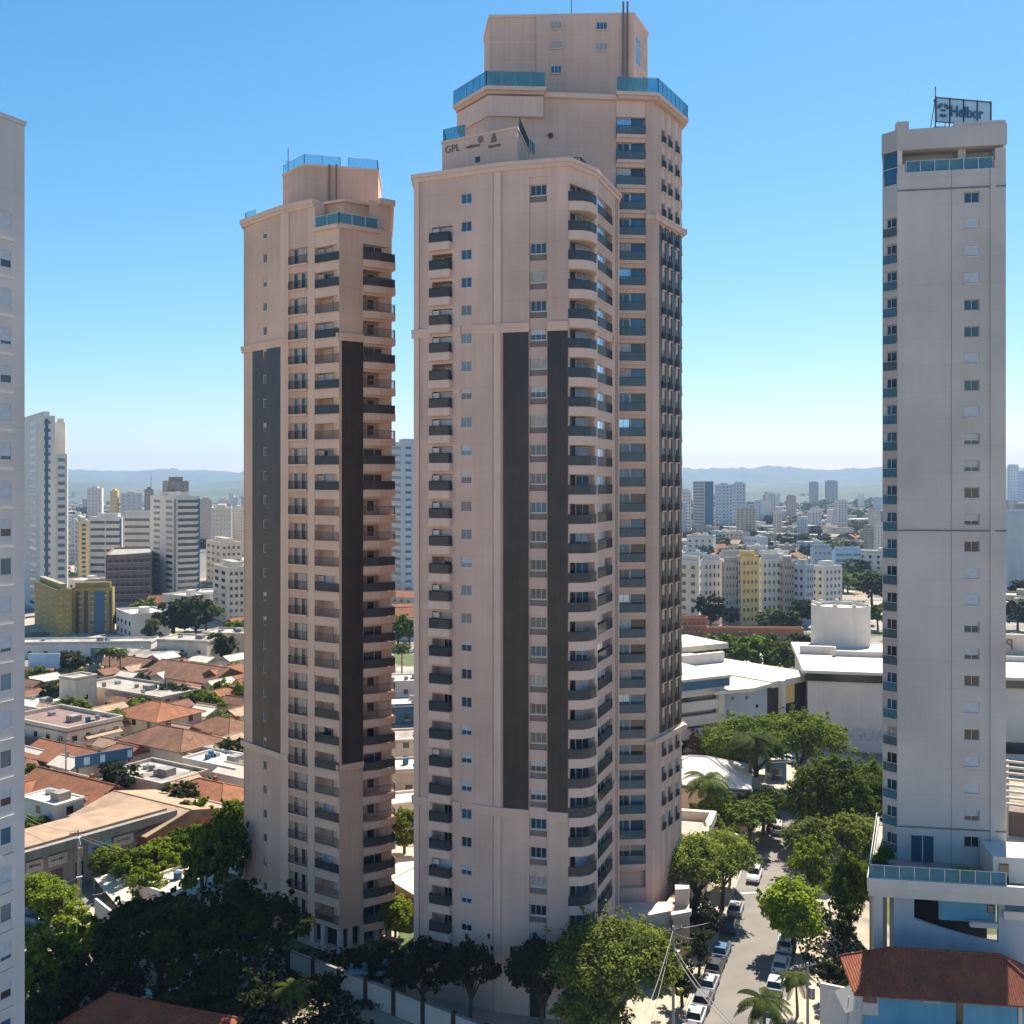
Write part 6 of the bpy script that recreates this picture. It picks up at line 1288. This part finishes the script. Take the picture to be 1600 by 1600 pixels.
# ================================================================== CARS
def carpaint(name, c): return mat(name, c, tuple(x*.93 for x in c), 1.5, .28, spec=.6)
M['car_white'] = carpaint('white_car_paint', (.72,.72,.70)); M['car_silver'] = carpaint('silver_car_paint', (.42,.43,.44)); M['car_black'] = carpaint('black_car_paint', (.02,.02,.024)); M['car_blue'] = carpaint('blue_car_paint', (.05,.14,.26)); M['car_grey'] = carpaint('grey_car_paint', (.14,.145,.15)); M['car_red'] = carpaint('red_car_paint', (.30,.035,.025))
def car_parts(paint, suv=False):
    b = MB(); w2 = .88; hh = 1.68 if suv else 1.45; zb = .92 if suv else .84
    prof = [(-2.12,.34),(-2.16,.62),(-2.05,zb),(-1.35,zb+.05),(.95,zb+.03),(1.75,zb-.10),(2.10,.62),(2.12,.36)]
    n = len(prof); secs = [(-w2, .0), (-w2+.10, .05), (w2-.10, .05), (w2, .0)]
    vs = []
    for y, dz in secs:
        for x, z in prof: vs.append((x*(1 if dz else .975), y, z+(dz if z > .7 else 0)))
    fs = [(j*n+i, j*n+i+1, (j+1)*n+i+1, (j+1)*n+i) for j in range(3) for i in range(n-1)]+[(j*n+n-1, j*n, (j+1)*n, (j+1)*n+n-1) for j in range(3)]+[tuple(range(n))[::-1], tuple(range(3*n,4*n))]
    b.add(vs, fs, paint)
    g0 = [(-1.85,zb+.03),(-1.45,hh-.05),(.15,hh-.02),(.98,zb+.04)] if not suv else [(-2.0,zb+.03),(-1.75,hh-.05),(.3,hh-.02),(1.0,zb+.04)]
    g = MB(); vg = [(x, s*(.80 if z < zb+.2 else .64), z) for s in (-1,1) for x, z in g0]; g.add(vg, [(0,1,2,3),(7,6,5,4),(0,4,5,1),(1,5,6,2),(2,6,7,3)], 'windark')
    x0, x1 = g0[1][0], g0[2][0]; b.box(x0-.03, x1+.03, -.66, .66, hh-.05, hh, paint)
    for s in (-1,1):
        for (xa,za),(xb,zb_) in ((g0[0],g0[1]),(g0[3],g0[2]),(((x0+x1)/2,zb+.05),((x0+x1)/2,hh-.04))): b.tube((xa,s*.79,za), (xb,s*.645,zb_), .035, paint, n=5)
    wh = MB(); wh.tube((0,-.11,0), (0,.11,0), .32, 'tyre', n=14); rim = MB(); rim.tube((0,-.125,0), (0,.125,0), .19, 'metal', n=10)
    hl = MB(); hl.box(-.04,.04,-.16,.16,-.07,.07,'lampglass'); rl = MB(); rl.box(-.03,.03,-.13,.13,-.09,.09,'redlamp')
    return (b.mesh('body'), g.mesh('windows'), wh.mesh('wheel'), rim.mesh('rim'), hl.mesh('headlight'), rl.mesh('tail_light'))
CP = {}
def car(label, paint, p, rz, suv=False, group=None, z=.02):
    key = (paint, suv)
    if key not in CP: CP[key] = car_parts(paint, suv)
    bd, gl, wh, rm, hl, rl = CP[key]; root = thing('parked_car', label, 'car', (p[0], p[1], z), rz, group); ob('body', bd, root); ob('windows', gl, root)
    for x in (-1.32, 1.32):
        for y in (-.80, .80): w_ = ob('wheel', wh, root, Matrix.Translation((x, y, .32))); ob('rim', rm, w_)
    for y in (-.6, .6): ob('headlight', hl, root, Matrix.Translation((2.08, y, .68))); ob('tail_light', rl, root, Matrix.Translation((-2.12, y, .74)))
    return root
def street_car(label, paint, s, side, suv=False, back=False, group='cars along the main street'):
    p, a = at_main(s, side); car(label, paint, p, a+(math.pi if back else 0), suv, group)
street_car('white suv parked at the bottom left kerb, nearest of the street cars', 'car_white', 18.0, -3.4, True)
street_car('white hatchback parked just beyond the white suv at the left kerb', 'car_white', 22.8, -3.5)
street_car('pale blue-grey car parked third from the bottom at the left kerb', 'car_silver', 30.0, -3.5)
street_car('grey car between the white hatchback and the pale car at the left kerb', 'car_grey', 26.3, -3.4)
street_car('black car just beyond the pale blue-grey car at the left kerb', 'car_black', 34.2, -3.6)
street_car('grey suv at the right kerb nearest the bottom palm', 'car_grey', 22.0, 3.4, True)
street_car('white car at the right kerb beyond the bright green tree', 'car_white', 43.0, 3.4)
street_car('dark blue car in the tree shade at the left kerb, beyond the pale one', 'car_blue', 38.5, -3.6)
street_car('dark car in deep shade under the flat-topped street tree', 'car_black', 46.0, -3.6)
street_car('silver car glinting in the shade under the flat-topped street tree', 'car_silver', 51.5, -3.5)
street_car('white-roofed car alone in the sun in the middle of the street', 'car_white', 63.8, -2.6, True, True)
street_car('dark car right behind the white-roofed one in the middle of the street', 'car_black', 69.5, -2.9)
street_car('orange-red car at the far bend of the street', 'car_red', 86.0, -2.8)
street_car('white car at the right kerb under the bright green tree', 'car_white', 37.5, 3.4)
street_car('silver car at the right kerb, next after the white one toward the viewer', 'car_silver', 32.4, 3.4)
street_car('dark blue car at the right kerb, nearest of the three there', 'car_blue', 27.2, 3.4)
street_car('black car in the shade at the far right kerb', 'car_black', 76.0, 3.4)
for i, (px, py, pt, lb) in enumerate(((133,1352,'car_white','white car in front of the shops, leftmost of the parked four'),(178,1344,'car_silver','silver van-like car in front of the shops, second from left'),(210,1339,'car_white','white car with a bright roof in front of the shops, third from left'),(248,1331,'car_white','white car in front of the orange end wall'),
    (300,1346,'car_white','white car peeking out above the flat cream building'))):
    car(lb, pt, G(px, py), ga+(.0 if i else .1), i == 2, 'cars in front of the shops')
for i, (px, py, pt) in enumerate(((52,1430,'car_blue'),(60,1450,'car_blue'),(66,1462,'car_silver'))): car(('dark blue car at the left edge beside the grey tower, back one','blue car at the left edge, middle of three','silver car at the left edge, front one of three')[i], pt, G(px, py), R(-20), False, 'cars by the grey tower')
cl_ = random.Random(4)
for i in range(9): px = 285+i*11; py = 1096+(i%3)*4; car(('row of parked cars before the white tile roofed house: car %s' % ('at the left end','second in line','third in line','fourth in line','in the middle','sixth in line','seventh in line','eighth in line','touching the slim tan tower')[i]), cl_.choice(['car_white','car_silver','car_white','car_grey','car_blue']), G(px, py), R(58+cl_.uniform(-4,4)), False, 'cars parked before the tile roofed house')
for i in range(8): px = 44+(i%4)*9; py = 1084+(i//4)*13; car(('%s row of the car park at the far left, car %s' % (('back','front')[i//4], ('next to the grey tower','second in line','third in line','at the right end')[i%4])), cl_.choice(['car_white','car_silver','car_white','car_blue']), G(px, py), R(-32), False, 'cars in the far left car park')
for i, (px, py, pt, lb) in enumerate(((238,1572,'car_blue','blue-grey car under the trees, left of two at the bottom'),(288,1566,'car_blue','blue car under the trees, right of two at the bottom'),(310,1580,'car_silver','pale car at the bottom under the dark trees'),(400,1560,'car_grey','grey car in deep shade left of the white garden wall'),(160,1596,'car_silver','pale car at the very bottom left of the shaded roof'))):
    car(lb, pt, G(px, py), R(-8), False, 'cars in the tower shadow')
for i, (px, py) in enumerate(((1112,1178),(1126,1182),(1232,1190),(1246,1192),(1212,1294),(1216,1300))): car(('white car behind the club house, left','white car behind the club house, right','white car under the umbrella trees, left','white car under the umbrella trees, right','white car on the square beside the kiosk','silver car on the square by the big round tree')[i], 'car_white' if i < 5 else 'car_silver', G(px, py), R(70 if i > 3 else 10), False, 'cars around the square')

# ================================================================== STREET FURNITURE
def pole(label, p, h, arms=2, name='utility_pole', lean=0):
    root = thing(name, label, 'utility pole', (p[0], p[1], 0)); m_ = MB(); m_.tube((0,0,0), (lean,0,h), .17, 'cement', .11, 10); ob('pole', m_.mesh('pole'), root)
    for k in range(arms):
        a = MB(); z = h-.4-k*1.5; a.box(-1.1, 1.1, -.06, .06, z-.06, z+.06, 'bark', Matrix.Rotation(R(25), 4, 'Z')); o = ob('crossarm', a.mesh('crossarm'), root)
        for x in (-.95,-.4,.4,.95): i_ = MB(); v = Matrix.Rotation(R(25), 4, 'Z') @ Vector((x,0,z)); i_.tube((v.x,v.y,v.z+.06), (v.x,v.y,v.z+.3), .06, 'lampglass', .035, 7); ob('insulator', i_.mesh('insulator'), o)
    t = MB(); t.tube((.35,-.2,h-3.4), (.35,-.2,h-2.3), .3, 'metal', .3, 12); ob('transformer', t.mesh('transformer'), root)
    return Vector((p[0]+lean, p[1], h))
pA = W(1052, 1600, 101); tp = pole('tall concrete pole with crossarms beside the street, bottom centre right', (pA.x, 101), ZZ(1447, 101))
def wire(label, a, b, sag=.8, r_=.028, name='power_line'):
    m_ = MB(); n = 12; pr = None
    for i in range(n+1):
        t = i/n; p = Vector(a).lerp(Vector(b), t)-Vector((0,0,sag*4*t*(1-t)))
        if pr is not None: m_.tube(pr, p, r_, 'cement', n=5)
        pr = p
    return tag(ob(name, m_.mesh(name)), label, 'cable')
for i, (px, py, d, s_, lb) in enumerate(((1016,1600,88,0,'cable running from the pole down to the bottom edge, left'),(1008,1585,84,.6,'second cable running from the pole down to the bottom edge, left'),(1145,1600,88,-1.6,'thick cable crossing the parked cars to the lower right, upper one'),(1138,1600,86,-2.2,'thick cable crossing the parked cars to the lower right, lower one'),(1102,1462,128,-.3,'cable from the pole toward the flat-topped street tree'),(1160,1420,150,.1,'cable from the pole along the street into the distance'))):
    e_ = W(px, py, d); wire(lb, tp+Vector((0,0,-.3+min(0,s_)*1.0)), e_, .5, .045 if 'thick' in lb else .03)
p2_ = G(1262, 1590); q2 = pole('thin concrete pole on the right pavement near the bottom', (XX(1262,100),100), 9.0, 1)
def lamp(label, p, h, rz=0):
    root = thing('street_lamp', label, 'street lamp', (p[0], p[1], 0), rz); m_ = MB(); m_.tube((0,0,0), (0,0,h), .10, 'metal', .06, 8); ob('pole', m_.mesh('pole'), root); a = MB(); a.tube((0,0,h), (1.6,0,h+.4), .045, 'metal'); ob('arm', a.mesh('arm'), root); l = MB(); l.box(1.4,2.1,-.14,.14,h+.32,h+.46,'lampglass'); ob('lamp_head', l.mesh('lamp_head'), root)
lamp('grey street lamp at the left beside the speckled trees', (XX(100,121),121), 8.5, R(40)); lamp('street lamp in front of the shops', (XX(126,134),134), 8.6, R(120))
lamp('street lamp by the awnings right of the club house', (XX(1146,172),172), 8, R(20)); lamp('street lamp on the main street kerb in front of the tan podium', at_main(58, -5.2)[0], 8, R(-70))
pole('old utility pole before the shops with hanging cables', (XX(122,138),138), 9.2, 1); pole('small utility pole between the two terracotta roofed houses', (XX(103,187),187), 9.5, 1)
pb_ = thing('patio_umbrella', 'orange market umbrella before the shops at the left edge', 'umbrella', (XX(51,136),136,0)); m_ = MB(); n = 8
vs = [(1.7*math.cos(6.2832*i/n), 1.7*math.sin(6.2832*i/n), 2.3) for i in range(n)]+[(0,0,3.1),(0,0,3.0)]; m_.add(vs, [(i,(i+1)%n,n) for i in range(n)]+[((i+1)%n,i,n+1) for i in range(n)], 'orange'); ob('canopy', m_.mesh('canopy'), pb_); m_ = MB(); m_.tube((0,0,0),(0,0,3),.05,'metal'); ob('pole', m_.mesh('pole'), pb_)
for i, (a_, b_, lb) in enumerate(((Vector((XX(122,138),138,9.0)), W(20,1262,150), 'cable from the old pole toward the grey left tower'),(Vector((XX(122,138),138,8.7)), W(262,1330,158), 'upper cable from the old pole along the shops'),(Vector((XX(122,138),138,8.3)), W(300,1350,150), 'lower cable from the old pole along the shops'),(Vector((XX(103,187),187,9.3)), W(330,1180,215), 'cable over the terracotta roofs toward the slim tan tower'),(Vector((XX(103,187),187,9.3)), W(20,1190,180), 'cable over the terracotta roofs toward the grey left tower'))): wire(lb, a_, b_, .9, .03)
# ================================================================== PEOPLE on the pavements (tiny in the photo)
def person(label, p, rz, top):
    me = bpy.data.meshes.new('person'); bm = bmesh.new()
    V = [((0,0,.95),.13),((0,0,1.2),.14),((0,0,1.42),.12),((0,0,1.52),.055),((0,0,1.62),.085),((0,0,1.7),.08),((0,.17,1.4),.06),((.03,.24,1.15),.045),((.1,.25,.92),.035),((0,-.17,1.4),.06),((-.03,-.24,1.15),.045),((-.02,-.25,.92),.035),((0,.09,.9),.09),((.1,.1,.5),.065),((.02,.1,.06),.045),((.14,.1,.03),.04),((0,-.09,.9),.09),((-.1,-.1,.5),.065),((-.24,-.1,.1),.045),((-.12,-.1,.03),.04)]
    E = [(0,1),(1,2),(2,3),(3,4),(4,5),(2,6),(6,7),(7,8),(2,9),(9,10),(10,11),(0,12),(12,13),(13,14),(14,15),(0,16),(16,17),(17,18),(18,19)]
    me.from_pydata([v[0] for v in V], E, []); me.materials.append(top); o = ob('person', me); md = o.modifiers.new('skin', 'SKIN'); sv = me.skin_vertices[0].data
    for i, v in enumerate(V): sv[i].radius = (v[1], v[1])
    sv[0].use_root = True; ss = o.modifiers.new('sub', 'SUBSURF'); ss.levels = 1; ss.render_levels = 1; o.location = p; o.rotation_euler.z = rz; return tag(o, label, 'person')

# planters on the podium deck
for i, (px, py, d, h) in enumerate(((1372,1352,112,2.2),(1384,1345,116,2.6),(1508,1368,109,1.8))):
    root = thing('potted_shrub', ('small shrub at the podium corner, outer one','small shrub at the podium corner, next to the grey tower wall','yellow-green shrub behind the glass rail of the podium')[i], 'shrub', (XX(px, d), d, ZZ(py, d)-.9)); t, c = KIND['round2']; root.scale = (.22,.22,h/9.7)
    ob('trunk', t, root); ob('crown', c, root)
# ================================================================== HAZE
g = MB(); g.box(-9900, 9900, -2700, 9900, -1.3, 330, 'ground'); me = g.mesh('haze'); me.materials.clear()
hm = bpy.data.materials.new('haze'); hm.use_nodes = True; t = hm.node_tree; t.nodes.clear(); out = t.nodes.new('ShaderNodeOutputMaterial'); pv = t.nodes.new('ShaderNodeVolumePrincipled')
pv.inputs['Color'].default_value = (.50, .72, 1, 1); pv.inputs['Density'].default_value = HAZE; pv.inputs['Anisotropy'].default_value = 0.0
t.links.new(pv.outputs[0], out.inputs['Volume']); me.materials.append(hm); o = ob('haze', me); o['kind'] = 'stuff'
